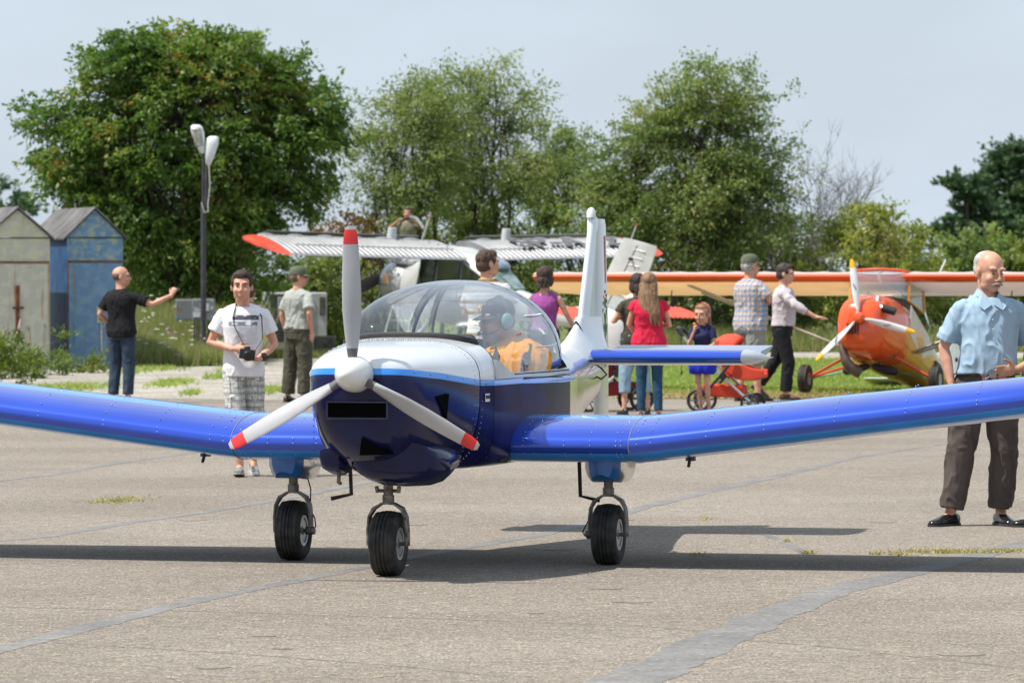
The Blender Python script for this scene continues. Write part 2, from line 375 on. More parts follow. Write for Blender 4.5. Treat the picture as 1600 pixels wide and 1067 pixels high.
# intakes and vent: solid near-black blocks, the shade of openings put into colour
mb = MB(); mb.box((.006,-1.945,.938), (.325,.09,.078)); mb.build('air_intake', M('intake_shade', (.003,.003,.0035), .95, 0, .3, 90, spec=.05), cowl, bevel=.006)
mb = MB(); mb.box((.006,-1.988,.894), (.345,.02,.010)); mb.box((.006,-1.988,.982), (.345,.02,.010)); mb.box((-.162,-1.986,.938), (.010,.02,.078)); mb.box((.174,-1.986,.938), (.010,.02,.078)); mb.build('intake_lip', M('navy_lip', (.03,.035,.09), .3), cowl, bevel=.003)
mb = MB(); mb.add([(.015,-1.935,.785),(.155,-1.86,.695),(-.012,-1.88,.690),(.015,-1.75,.785),(.155,-1.75,.695),(-.012,-1.75,.690)], [(0,1,2),(3,5,4),(0,3,4,1),(1,4,5,2),(2,5,3,0)]); mb.build('lower_intake', M('intake_shade'), cowl, smooth=False)
mb = MB(); mb.add([(.362,-1.655,1.005),(.400,-1.53,1.02),(.390,-1.54,.88),(.30,-1.6,1.0),(.33,-1.5,1.01),(.33,-1.5,.9)], [(0,1,2),(3,5,4),(0,3,4,1),(1,4,5,2),(2,5,3,0)]); mb.build('side_vent', M('intake_shade'), cowl, smooth=False)
# fuselage: firewall deck, cockpit tub, tail cone
fs_ = [(-1.12,.472,1.312,.565,1.055,3,2.9),(-1.0,.480,1.320,.57,1.052,3.6,3.1),(-.93,.485,1.323,.574,1.051,4.2,3.3),(-.86,.490,1.325,.577,1.05,5,3.4)]
mb = MB(); mb.loft([sect(*c) for c in fs_], mf=skin_mat)
for c in ((-1.085,.4745,1.3145,.567,1.054,3.15,2.95),):
    q = sect(*c, 24, 34)
    for i in range(5, len(q)-5): mb.ball(q[i], .0032, 6, 4, m=4)
def tub(L, w, zb, zs, eb, ztop):     # open U section, outer then inner skin
    out = []
    for i in range(NL+1):
        t = PI/2*i/NL; out.append((w*math.sin(t)**(2/eb), zs-(zs-zb)*max(0, math.cos(t))**(2/eb)))
    out += [(w-.001, zs+.030), (w-.004, zs+.034), (w-.018, ztop)]
    inn = [(x-.025 if x > .03 else x, z+.02 if z < ztop-.05 else z) for x, z in reversed(out)]
    inn = [(max(0,x), z) for x, z in inn]
    inn[0] = (out[-1][0]-.02, ztop)
    side = out+inn                # keel outer -> sill -> keel inner
    full = [Vector((x, L, z)) for x, z in side]
    mir = [Vector((-x, L, z)) for x, z in reversed(side)]
    return full+mir
def tub_mat(i, j):
    n = 4*(NL+4); k = j if j < n//2 else n-2-j
    if k < NL: return 0
    if k < NL+2: return 1
    if k < NL+3: return 2
    return 3
ts = [(-.87,.490,.577,1.05,5,1.18),(-.78,.492,.578,1.05,6,1.165),(-.66,.495,.58,1.05,7,1.125),(-.5,.497,.58,1.05,8,1.115),(-.3,.50,.58,1.05,8,1.115),(0,.505,.585,1.045,9,1.11),(.4,.505,.59,1.04,9,1.11),(.75,.495,.60,1.035,9,1.11),(1.02,.478,.615,1.035,8,1.12)]
mb.loft([tub(*c) for c in ts], mf=tub_mat, c0=False, c1=False)
tc_ = [(1.0,.478,1.288,.615,1.035,8,2.4),(1.30,.445,1.28,.635,1.03,7,2.3),(1.7,.37,1.262,.67,1.02,6,2.2),(2.3,.27,1.235,.72,1.01,3.4,2.1),(3.0,.155,1.21,.79,1.0,3,2),(3.5,.08,1.19,.85,1.0,2.6,2),(3.78,.035,1.17,.89,1.0,2.4,2)]
def tail_mat(i, j):
    k = skin_mat(i, j); return (4 if i > 0 or k == 0 else 1) if k < 2 else (4 if i > 1 and k < 2 else 2)
mb.loft([sect(*c) for c in tc_], mf=tail_mat)
navy_s = M('navy_side_paint', (.012,.015,.085), .16, 0, .25, 4, ior=1.09, spec=.5)
fus = mb.build('fuselage', [navy_s, sky_b, white, dark, alu], plane, ang=35)
# silver sill plates either side with rivets, raised triangular fairing at the windscreen foot
for s in (-1,1):
    mb = MB()
    mb.loft([[Vector((s*(x+o), L, z)) for o, z in ((0,1.083),(.006,1.086),(.002,zt),(-.014,zt))] for L, x, zt in ((-.86,.493,1.195),(-.76,.496,1.185),(-.64,.499,1.145),(-.52,.500,1.118),(-.3,.501,1.114),(.98,.482,1.114))], m=0)
    for i in range(46): mb.ball((s*(.505-(.010 if i > 36 else 0)), -.45+i*.030, 1.106), .004, 6, 4, m=1)
    for i in range(14): mb.ball((s*.499, -1.10+.0*i, .62+i*.034), .004, 6, 4, m=1)
    mb.box((s*.503, .33, 1.078), (.012,1.1,.006), m=1)
    mb.build('canopy_sill', [M('sill_plate', (.55,.57,.59), .3, .7, .05, 6), dark], fus)
# maker's plate on the cowl side, panel seams
mb = MB(); xq = surf_x(-1.0, .985, fs_)
mb.box((xq+.002,-1.0,.985), (.003,.10,.045), m=0); mb.build('maker_plate', M('plate_white', (.75,.75,.75), .4), fus, bevel=.001)
def text(s, name, size, mat, parent, loc, rot, ext=.001, sx=1, bold=False):
    c = bpy.data.curves.new(name, 'FONT'); c.body = s; c.size = size; c.extrude = ext; c.align_x = 'CENTER'; c.align_y = 'CENTER'
    if bold: c.offset = size*.02
    o = bpy.data.objects.new(name, c); col.objects.link(o)
    bpy.context.view_layer.update(); me = bpy.data.meshes.new_from_object(o.evaluated_get(bpy.context.evaluated_depsgraph_get()))
    bpy.data.objects.remove(o); o = bpy.data.objects.new(name, me); col.objects.link(o); me.materials.clear(); me.materials.append(mat)
    o.parent = parent; o.location = loc; o.rotation_euler = rot; o.scale = (sx,1,1); return o
text('ROTAX', 'lettering', .030, black, fus, (xq+.005,-1.0,.988), (PI/2,0,PI/2), .001, .9)
mb = MB()
def hoop(L, tab, r=.003, z0=.6):
    for s in (-1,1):
        pts = []
        for i in range(24):
            z = z0+(tab[2]-.012-z0)*i/23
            pts.append((s*(surf_x(L, z, [ (L-1,)+tuple(tab[1:]), (L+1,)+tuple(tab[1:]) ])+.0005), L, z))
        mb.tube(pts, r, 5)

# canopy bubble
CL, CZ = .22, 1.642
def zdeck(x):
    t = min(1, abs(x)/.488); return 1.05+(1.322-1.05)*(1-t**3.3)**(1/3.3)
def ring_pt(ph):     # plan outline of the bubble; ph 0 = front, pi = rear
    s, c = math.sin(ph), math.cos(ph)
    if c > 0:
        e = 2/5.5; x = (.488-.035*min(1, c*2.5))*math.copysign(abs(s)**e, s); L = CL-1.20*c**e
        t = min(1, max(0, (L+.86)/.36)); z = max(zdeck(x)-.012, 1.18) if L < -.86 else 1.18-.075*(t*t*(3-2*t))
    else:
        x = .488*math.copysign(abs(s)**.36, s); L = CL+.95*(-c)**.62
        k = min(1, abs(x)/.487); z = 1.105+(1.280-1.105)*max(0, 1-k**3)**.6*min(1, -c*1.5)
    return Vector((x, L, z))
def dome(ph, t, off=0.):
    b = ring_pt(ph); a = t*PI/2
    h = math.cos(a)**1.0; v = math.sin(a)**.95 if a > 0 else 0
    c0 = Vector((0, CL, b.z)); p = c0+(b-c0)*h; p.z = b.z+(CZ-b.z)*v
    if off:
        n = Vector((b.x, b.y-CL, .6)).normalized(); p += n*off
    return p
N1, N2 = 72, 20
mb = MB(); rp = lambda j: (lambda u: (math.copysign(abs(u)**2.0, u)*PI/2 if abs(u) <= 1 else math.copysign(PI/2+(abs(u)-1)*PI/2, u)))(4*j/N1-2); vs_ = [dome(rp(j), i/N2) for i in range(N2) for j in range(N1)]+[Vector((0,CL,CZ))]
fs2 = [(i*N1+j, i*N1+(j+1)%N1, (i+1)*N1+(j+1)%N1, (i+1)*N1+j) for i in range(N2-1) for j in range(N1)]+[((N2-1)*N1+j, (N2-1)*N1+(j+1)%N1, N2*N1) for j in range(N1)]
mb.add(vs_, fs2); canopy = mb.build('canopy', canopy_g, plane, ang=180)
mb = MB()     # black foot strip round the windscreen, rivets above it
phr = [math.copysign(abs(a)**2.2, a)*math.radians(50) for a in [k/24 for k in range(-24,25)]]; ph = phr
mb.loft([[dome(a, 0, .012)+Vector((0,0,-.012)), dome(a, .012, .014)+Vector((0,0,.012)), dome(a, .03, .006)+Vector((0,0,.018)), dome(a, 0, -.012)] for a in ph], m=0)
for a in phr[1:-1]: mb.ball(dome(a, .05, .004), .005, 6, 4, m=1)
mb.build('windscreen_strip', [black, alud], canopy)
mb = MB()     # tubular canopy frame: two hoops and rails
for phs in (math.radians(118), math.radians(146)):
    mb = MB()
    pts = [dome(phs, t/10*.98, -.012) for t in range(0, 9)]; x0 = pts[-1]
    arc = pts+[Vector((x0.x*(1-k/5), x0.y, x0.z+.012*math.sin(PI*k/5/2*1)*1.5)) for k in range(1,5)]
    mir = [Vector((-p.x, p.y, p.z)) for p in reversed(arc)]
    mb.tube(arc+mir, .012 if phs < 2.3 else .009, 8)
    mb.build('canopy_frame', M('frame_blue_grey', (.07,.085,.13), .4, .2), canopy)
mb = MB()     # sliding vent window in the left side of the canopy
for t0 in (.16,.40):
    mb = MB(); pts = [dome(math.radians(a), t0, .006) for a in range(90,112,3)]; mb.tube(pts, .009, 6, flat=.5)
    mb.build('vent_rail', M('clear_white', (.8,.82,.84), .3), canopy)
mb = MB(); mb.ball(dome(math.radians(88), .26, .004), .007, 8, 6); mb.build('vent_knob', redp, canopy)
# cockpit: panel, seats, rear bulkhead
mb = MB(); mb.loft([[Vector((x,y,z)) for x, z in ((-w_,.95),(w_,.95),(w_,1.16),(w_*.8,zt),(-w_*.8,zt),(-w_,1.16))] for y, w_, zt in ((-.90,.44,1.285),(-.70,.45,1.285),(-.50,.44,1.24),(-.47,.42,1.18))]); mb.build('instrument_panel', dark, fus, bevel=.01)
for s in (-1,1):
    mb = MB(); mb.box((s*.235,.28,.80), (.42,.5,.12)); mb.box((s*.235,.66,1.06), (.42,.11,.52), (-.22,0,0)); mb.build('seat', M('seat_cloth', (.05,.055,.07), .9, 0, .2, 30), fus, bevel=.03)
mb = MB(); mb.box((0,.99,.85), (.80,.02,.30)); mb.build('bulkhead', dark, fus)
# spinner and propeller
prop = empty('propeller', (0,-2.0,1.133)); prop.parent = plane
mb = MB(); mb.lathe([(-.235,.006),(-.228,.022),(-.205,.045),(-.165,.068),(-.11,.087),(-.05,.097),(0,.101),(.01,.099)], 40, 'y'); mb.build('spinner', M('spinner_white', (.74,.74,.72), .25, 0, .03, 3, coat=.5), prop, ang=60)
bl_m = [M('blade_grey', (.42,.42,.44), .35, .1, .06, 4), redp, M('blade_root', (.11,.11,.12), .5)]
for k, an in enumerate((91, 209.5, 331)):
    mb = MB(); rs = []
    prof = [(.055,.026,.026,1.2),(.09,.028,.026,1.15),(.14,.038,.022,1.0),(.22,.048,.016,.8),(.34,.054,.013,.6),(.46,.053,.010,.48),(.58,.048,.008,.40),(.70,.041,.007,.35),(.745,.038,.006,.32),(.78,.031,.005,.3),(.80,.016,.003,.3)]
    for r, ch, th_, tw in prof:
        ring = []
        for a in range(16):
            t = 2*PI*a/16; x = ch*math.cos(t); y = th_*math.sin(t)*(1 if x < 0 else .8)
            ring.append(Vector((x*math.cos(tw)-y*math.sin(tw), x*math.sin(tw)+y*math.cos(tw)-.05, r)))
        rs.append(ring)
    mb.loft(rs, mf=lambda i, j: 1 if i >= 7 and i < 9 else (2 if i < 2 else 0))
    mb.build('blade', bl_m, prop, rot=(0, PI/2-math.radians(an), 0), ang=50)
# wings
def airfoil(n=24, t=.165, m=.02):
    up = []; dn = []
    for i in range(n+1):
        x = (1-math.cos(PI*i/n))/2; yt = 5*t*(.2969*math.sqrt(x)-.126*x-.3516*x*x+.2843*x**3-.1036*x**4)
        yc = m*4*x*(1-x); up.append((x, yc+yt)); dn.append((x, yc-yt))
    return list(reversed(up))+dn[1:-1]        # TE over the top to the LE, back underneath
AF = airfoil(); NA = len(AF)
def wing_mat(i, j):
    a = AF[j]; b = AF[(j+1)%NA]; x = (a[0]+b[0])/2; z = (a[1]+b[1])/2
    if z > 0: return 0 if x < .185 else (1 if x < .42 else 2)
    return (0 if x < .022 else (1 if x < .26 else 2)) if z < -.0 else 0
def wsec(s, L0, ch, z0, tw=0.):
    return [Vector((s, L0+x*ch*math.cos(tw)+z*ch*math.sin(tw), z0+z*ch*math.cos(tw)-x*ch*math.sin(tw))) for x, z in AF]
WM = [royal, sky_b, alu]
ZL = .704
def rivrow(mb, s, L0, ch, z0, cnt=11):
    for i in range(cnt):
        k = NA//2-9+int(i*1.6); x, z = AF[k % NA]; mb.ball((s, L0+x*ch-.0015, z0+z*ch), .0042, 6, 4, m=3)
riv = M('rivet', (.30,.36,.60), .3, .6)
mb = MB(); mb.loft([wsec(s,-.5,1.6,ZL) for s in (-1.17,-.6,0,.6,1.17)], mf=wing_mat)
for s in (-1.13,-1.10,-.95,-.8,-.66,.56,.62,.80,.95,1.10,1.13): rivrow(mb, s, -.5, 1.6, ZL, 9 if abs(s) < 1 else 13)
mb.build('wing_centre_section', WM+[riv], plane, ang=50)
for sd in (-1,1):
    mb = MB(); st = [(1.175,-.5,1.6,ZL),(1.30,-.5,1.595,ZL+.013),(2.2,-.49,1.53,ZL+.124),(3.2,-.475,1.42,ZL+.247),(3.95,-.465,1.33,ZL+.340),(4.05,-.40,1.15,ZL+.352),(4.10,-.30,.9,ZL+.36)]
    rs = [wsec(sd*s, L, c, z, .012*(s-1.17)) for s, L, c, z in st]
    if sd < 0: pass
    mb.loft(rs, mf=wing_mat)
    for s in (1.22,1.30,1.62,1.95,2.35,2.75,3.15,3.55): rivrow(mb, sd*s, -.497+.011*(s-1.17), 1.6-.09*(s-1.17), ZL+.1222*(s-1.17)+.004, 12)
    wg = mb.build('wing', WM+[riv], plane, ang=50)
    mb = MB(); mb.tube([(sd*1.173, -.5+x*1.6+(-.002 if x<.3 else 0), ZL+z*1.6+(.001 if z>0 else -.001)) for x, z in AF[8:-6]], .0022, 5); mb.build('wing_joint', alud, wg)
    if sd < 0: mb = MB(); mb.lathe([(0,.02),(.012,.02),(.018,.012)], 16, 'z', (sd*1.85,-.13,ZL+.083+.127)); mb.build('fuel_cap', alud, wg)
    mb = MB(); mb.box((sd*1.45,-.1,ZL-.10+.03), (.05,.05,.05)); mb.tube([(sd*1.45,-.1,ZL-.06),(sd*1.45,-.16,ZL-.125)], .010, 6); mb.build('tie_down_ring', steel, wg)
# landing gear
def wheel(parent, c, r=.178, w=.145, rim=.085, hubs=1):
    pf = [(-w*.36,rim),(-w*.46,rim+.012),(-w*.50,r*.72),(-w*.47,r*.87),(-w*.40,r*.955)]
    gx = [-.28,-.14,0,.14,.28]
    for g in gx: pf += [((g-.035)*w, r*(1-.10*abs(g-.035)**2*4)),((g-.028)*w, r-.008),((g+.028)*w, r-.008),((g+.035)*w, r*(1-.10*abs(g+.035)**2*4))]
    pf += [(w*.40,r*.955),(w*.47,r*.87),(w*.50,r*.72),(w*.46,rim+.012),(w*.36,rim)]
    mb = MB(); mb.lathe(pf, 56, 'x', c); t = mb.build('tyre', tyre_m, parent, ang=35)
    mb = MB(); c = Vector(c)
    mb.lathe([(-w*.40,rim+.004),(-w*.44,rim+.006),(-w*.43,rim-.012),(-w*.20,rim-.022),(-w*.18,.03),(-w*.42,.026),(-w*.44,.01)], 32, 'x', c)
    mb.lathe([(w*.40,rim+.004),(w*.44,rim+.006),(w*.43,rim-.012),(w*.20,rim-.022),(w*.18,.03),(w*.42,.026),(w*.44,.01)], 32, 'x', c)
    mb.build('wheel_rim', M('rim_alloy', (.42,.43,.44), .35, .8, .25, 20), parent)
rusty = M('fork_metal', (.17,.14,.115), .5, .5, .5, 30, c2=(.28,.25,.22))
def fork(parent, s, L, ztop, rust, zax=.178, wd=.105, rr=.20):
    mb = MB(); mb.tube([(s,L,ztop),(s,L,zax+.235)], .027, 14)
    mb.tube([(s,L,zax+.27),(s,L,zax+.22)], .033, 14)
    for a, b, f in ((-1, 0, 0), (1, 0, 0)):
        pts = [(s, L, zax+.225),(s+a*.035, L, zax+.222),(s+a*wd*.75, L, zax+.195),(s+a*wd*.97, L-.005, zax+.15),(s+a*wd*1.03, L-.005, zax+.08),(s+a*wd*1.03, L, zax-.01)]
        rs = [[Vector(p)+q for q in (Vector((0,-.033,.006 if i<3 else 0))+Vector((a*.006 if i>=2 else 0,0,0)), Vector((0,.033,.006 if i<3 else 0))+Vector((a*.006 if i>=2 else 0,0,0)), Vector((-a*.006 if i>=2 else 0,.033,-.006 if i<3 else 0)), Vector((-a*.006 if i>=2 else 0,-.033,-.006 if i<3 else 0)))] for i, p in enumerate(pts)]
        mb.loft(rs)
        mb.tube([(s+a*(wd*1.03+.012),L,zax),(s+a*.02,L,zax)], .011, 8)
    return mb
gm = M('gear_paint', (.16,.15,.135), .45, .4, .35, 22)
for s in (-.945,.945):
    g = empty('main_gear', (0,0,0)); g.parent = plane
    mb = fork(g, s, 0, .52, False); mb.tube([(s-.13,.02,.17),(s-.09,.0,.19)], .024, 10) if s > 0 else mb.tube([(s+.075,.0,.178),(s+.13,.0,.178)], .024, 10)
    mb.build('fork', gm, g, bevel=.002); wheel(g, (s,0,.178), .178, .15)
    mb = MB()
    if s < 0: mb.tube([(s+.07,.02,.52),(s+.10,.02,.42),(s+.095,.03,.3),(s+.125,.02,.25),(s+.13,.02,.2),(s+.11,.02,.18)], .004, 6)
    else: mb.tube([(s-.10,.03,.30),(s-.125,.02,.25),(s-.155,.01,.19),(s-.14,.01,.165)], .004, 6)
    mb.build('brake_hose', black, g)
    mb = MB(); rs = []
    for L, hw, zb in ((-.22,.02,.53),(-.20,.07,.515),(-.14,.105,.49),(-.02,.125,.478),(.16,.125,.475),(.20,.10,.49)):
        r = []
        for x, z in ((-1,0),(-1,.35),(-.93,.75),(-.7,1),(.7,1),(.93,.75),(1,.35),(1,0)):
            zt = .60; r.append(Vector((s+hw*x*(1 if z < .5 else .93), L, zt+(zb-zt)*z)))
        rs.append(r)
    mb.loft(rs, mf=lambda i, j: 0 if i < 2 else (0 if j < 2 else 1)); mb.build('gear_fairing', [M('fairing_blue', (.02,.16,.50), .3, 0, .2, 10, coat=.5), alu], g, ang=30)
g = empty('nose_gear', (0,0,0)); g.parent = plane
mb = fork(g, 0, -1.335, .62, True, .182, .108)
mb.tube([(-.06,-1.335,.475),(.06,-1.335,.475)], .010, 8); mb.tube([(-.06,-1.34,.465),(-.065,-1.345,.50)], .012, 8); mb.tube([(.06,-1.34,.465),(.065,-1.345,.50)], .012, 8)
mb.build('fork', rusty, g, bevel=.002); wheel(g, (0,-1.335,.183), .183, .155)
# boarding steps
for s, L, dx in ((.50,1.15,.125),(-.56,-.15,-.115)):
    mb = MB(); zt = .62; zb = .345 if s > 0 else .40
    mb.tube([(s,L,zt),(s+.01,L,zb),(s+dx,L+.02,zb-.028)], .0125, 8); mb.build('boarding_step', M('step_black', (.025,.02,.02), .5, .3, .3, 20), plane)
mb = MB(); mb.tube([(-.20,-1.62,.60),(-.205,-1.62,.53),(-.20,-1.60,.525)], .011, 8); mb.build('exhaust_stub', steel, plane)
# tail: fin, rudder, stabiliser, elevator
def slab(mb, st, axis, thick, nose=.35, m=0, mf=None):
    # st: (position along span, L of leading edge, L of trailing edge, other-coordinate)
    rs = []
    for p, l0, l1, o, tk in st:
        ch = l1-l0; r = []
        for x, t in ((1,0.04),(.75,.35),(.5,.7),(.3,.95),(.15,.85),(.06,.6),(.015,.32),(0,0),(.015,-.32),(.06,-.6),(.15,-.85),(.3,-.95),(.5,-.7),(.75,-.35),(1,-.04)):
            L = l0+ch*x; q = t*tk
            r.append(Vector((q+o, L, p)) if axis == 'z' else Vector((p, L, o+q)))
        rs.append(r)
    mb.loft(rs, m=m, mf=mf)
mb = MB(); slab(mb, [(1.10,3.12,3.76,0,.042),(1.30,3.26,3.76,0,.036),(1.95,3.60,3.78,0,.032),(2.03,3.62,3.78,0,.036),(2.05,3.63,3.77,0,.030)], 'z', .05)
rs = []
for z, l0, hw in ((1.13,2.70,.16),(1.19,2.78,.13),(1.26,3.0,.085),(1.33,3.16,.062),(1.40,3.24,.056)):
    rs.append([Vector((hw*math.sin(t)*(1 if math.cos(t) < 0 else .9), (l0+3.9)/2-(3.9-l0)/2*math.cos(t), z)) for t in [2*PI*i/20 for i in range(20)]])
mb.loft(rs)
fin = mb.build('fin', white, plane, ang=60)
mb = MB(); mb.tube([(0,3.63+.0,2.045),(0,3.63,2.075),(0,3.635,2.10),(0,3.64,2.11)], [.030,.030,.022,.006], 14); mb.build('beacon', M('lamp_dome', (.7,.7,.66), .3), fin)
mb = MB(); mb.tube([(math.sin(t)*.064, 3.215+.03*abs(math.sin(t))*1.2+(-.02), 1.375-.13*abs(math.sin(t))**1.2) for t in [math.radians(a) for a in range(-90,91,10)]], .008, 6, flat=.6); mb.build('seal_strip', black, fin)
mb = MB(); slab(mb, [(.76,3.75,4.13,0,.030),(1.2,3.76,4.13,0,.030),(2.0,3.785,4.05,0,.024),(2.04,3.80,4.02,0,.016)], 'z', .03)
rudder = mb.build('rudder', M('rudder_white', (.70,.72,.68), .25, .1, .05, 2, coat=.5), plane, ang=60)
grn = M('decal_green', (.09,.17,.03), .4)
def rx(L):
    f = min(1, max(0, (L-3.755)/.37)); t = ((0,0),(.015,.32),(.06,.6),(.15,.85),(.3,.95),(.5,.7),(.75,.35),(1,.04))
    for p, q in zip(t[:-1], t[1:]):
        if p[0] <= f <= q[0]: return .030*(p[1]+(q[1]-p[1])*(f-p[0])/(q[0]-p[0]))-.001
    return .002
mb = MB()
def oval(cy, cz, ry, rz, a0, a1, n=30, r=.004):
    ps = [(cy+ry*math.cos(math.radians(a0+(a1-a0)*i/n)), cz+rz*math.sin(math.radians(a0+(a1-a0)*i/n))) for i in range(n+1)]
    mb.tube([(rx(y), y, z) for y, z in ps], r, 5)
def bar(y0, z0, y1, z1, r): mb.tube([(rx(y0+(y1-y0)*i/6), y0+(y1-y0)*i/6, z0+(z1-z0)*i/6) for i in range(7)], r, 5)
for k in range(9): oval(3.955,1.42,.10,.15,8+20*k,18+20*k,4)
oval(3.955,1.40,.10,.15,200,235,8); oval(3.955,1.40,.10,.15,305,340,8)
for d in (-.03,-.01,.01,.03): bar(3.955+d,1.46,3.955+d,1.52,.003)
bar(3.88,1.30,4.03,1.44,.006); bar(4.03,1.30,3.90,1.42,.006); bar(3.94,1.25,3.96,1.36,.006); bar(3.90,1.24,3.95,1.20,.005); bar(3.95,1.20,4.0,1.24,.005)
oval(3.955,1.14,.07,.07,180,330,14,.006)
mb.build('emblem', grn, rudder)
mb = MB(); mb.loft([[(rx(y)+.0015, y, z) for y, z in ((3.93+k, z0), (4.0+k*.5, z0))]+[(rx(y)-.002, y, z) for y, z in ((4.0+k*.5, z0), (3.93+k, z0))] for k, z0 in ((.0,1.93),(.02,1.85),(.035,1.75),(.05,1.62))]); mb.build('red_flash', M('pink_flash', (.75,.30,.28), .35), rudder)
SM = [royal, M('stab_deep_blue', (.01,.09,.40), .2, 0, .1, 4, coat=.8), alu]
def stab_mf(i, j):
    return {6:0,5:0,4:0,3:0,7:1,8:1}.get(j, 2 if 8 < j < 13 else 2)
for sd in (-1,1):
    mb = MB(); slab(mb, [(sd*.10,3.10,3.60,1.145,.055),(sd*.6,3.12,3.60,1.145,.055),(sd*1.085,3.15,3.60,1.145,.052)], 'x', .05, mf=stab_mf)
    st = mb.build('stabilizer', SM, plane, ang=50)
    mb = MB(); slab(mb, [(sd*1.087,3.15,3.66,1.145,.052),(sd*1.13,3.20,3.70,1.145,.046),(sd*1.165,3.28,3.75,1.14,.032),(sd*1.185,3.38,3.78,1.138,.010)], 'x', .05); mb.build('stabilizer_tip', M('tip_silver', (.55,.58,.62), .3, .3, .05), st, ang=60)
    mb = MB(); rs = [[Vector((sd*s, 3.615, 1.18)), Vector((sd*s, 3.60, 1.145)), Vector((sd*s, 3.615, 1.11)), Vector((sd*s, 4.02, 1.205)), Vector((sd*s, 4.02, 1.212))] for s in (.12,.6,1.13)]
    mb.loft(rs); mb.build('elevator', M('elevator_grey', (.33,.38,.50), .3, .3, .06, 4), plane, ang=30)
mb = MB(); mb.tube([(.1,3.3,1.10),(.14,3.32,1.07),(.17,3.34,1.03),(.13,3.36,1.0),(.09,3.36,1.02)], .006, 6); mb.box((.07,3.3,1.07), (.05,.1,.05)); mb.build('control_horn', black, fus)
# ------------------------------------------------------------------ people
SK = M('skin', (.56,.275,.175), .5, 0, .10, 14, c2=(.66,.35,.24), bump=.0006, bs=60)
SKT = M('skin_tanned', (.46,.22,.13), .5, 0, .12, 14, c2=(.56,.29,.19))
EYEW = M('eye_white', (.27,.21,.18), .4, 0, .02); EYED = M('iris', (.03,.02,.015), .3)
LIP = M('lip', (.42,.15,.12), .5)
def hand_parts(mb, wr, d, n, th, curl=.5, sc_=1., spread=.0, seg=8, fr=1.0):
    wr = Vector(wr); d = Vector(d).normalized(); n = Vector(n); n = (n-d*n.dot(d)).normalized()
    t = d.cross(n); t = t if t.dot(Vector(th)) > 0 else -t
    S = sc_
    R = Matrix((t, n, d)).transposed()
    mb.ball(wr+d*.052*S, (.040*S, .017*S, .052*S), 14, 10, R); mb.ball(wr+d*.075*S, (.041*S, .014*S, .026*S), 14, 8, R)
    mb.caps([wr-d*.02*S, wr+d*.02*S, wr+d*.06*S], [.026*S,.024*S,.018*S], 10)
    for i, L in enumerate((.074,.082,.076,.060)):
        o = .031-.0205*i; b = wr+(d*.088+t*o-d*.004*abs(i-1.3))*S; dd = (d+t*(o*6*spread)).normalized(); pts = [b]; ang = 0
        for k, f in enumerate((.45,.31,.26)):
            ang += curl*(.9 if k == 0 else .8); q = dd*math.cos(ang)+n*math.sin(ang); b = b+q*L*f*S; pts.append(b)
        mb.caps(pts, [.0098*S*fr,.0092*S*fr,.0085*S*fr,.0072*S*fr], seg)
    b = wr+(d*.025+t*.03)*S; dd = (d*.62+t*.62+n*(.25+.35*curl)).normalized(); p1 = b+dd*.042*S; d2 = (dd+d*.35+n*.3*curl-t*.25).normalized()
    mb.caps([wr+d*.012*S+t*.012*S, b, p1, p1+d2*.034*S, p1+d2*.034*S+(d2+n*.2*curl)*.018*S], [.016*S,.0145*S,.0115*S,.010*S,.008*S], seg)
def J(**k):
    d = dict(sh_l=(.185,0,1.445), el_l=(.245,.03,1.165), wr_l=(.255,-.04,.915), hd_l=(.02,-.08,-1), hn_l=(-1,-.1,0), ht_l=(0,-1,0),
             sh_r=(-.185,0,1.445), el_r=(-.245,.03,1.165), wr_r=(-.255,-.04,.915), hd_r=(-.02,-.08,-1), hn_r=(1,-.1,0), ht_r=(0,-1,0),
             hip_l=(.09,0,.93), kn_l=(.105,-.015,.51), an_l=(.115,.03,.09), hip_r=(-.09,0,.93), kn_r=(-.105,-.015,.51), an_r=(-.115,.03,.09),
             ft_l=(.2,-1,0), ft_r=(-.2,-1,0), head=(0,-.01,1.66), hrot=(0,0,0), lean=(0,0), curl_l=.35, curl_r=.35, sit=None)
    d.update(k); return d
TOR = [(.86,.150,.105,.0),(.95,.165,.115,.0),(1.04,.150,.105,.0),(1.12,.140,.100,-.005),(1.22,.150,.108,-.005),(1.31,.166,.118,-.005),(1.38,.160,.112,0),(1.43,.138,.095,.0),(1.47,.096,.075,.004),(1.50,.068,.062,.008),(1.53,.055,.055,.01)]
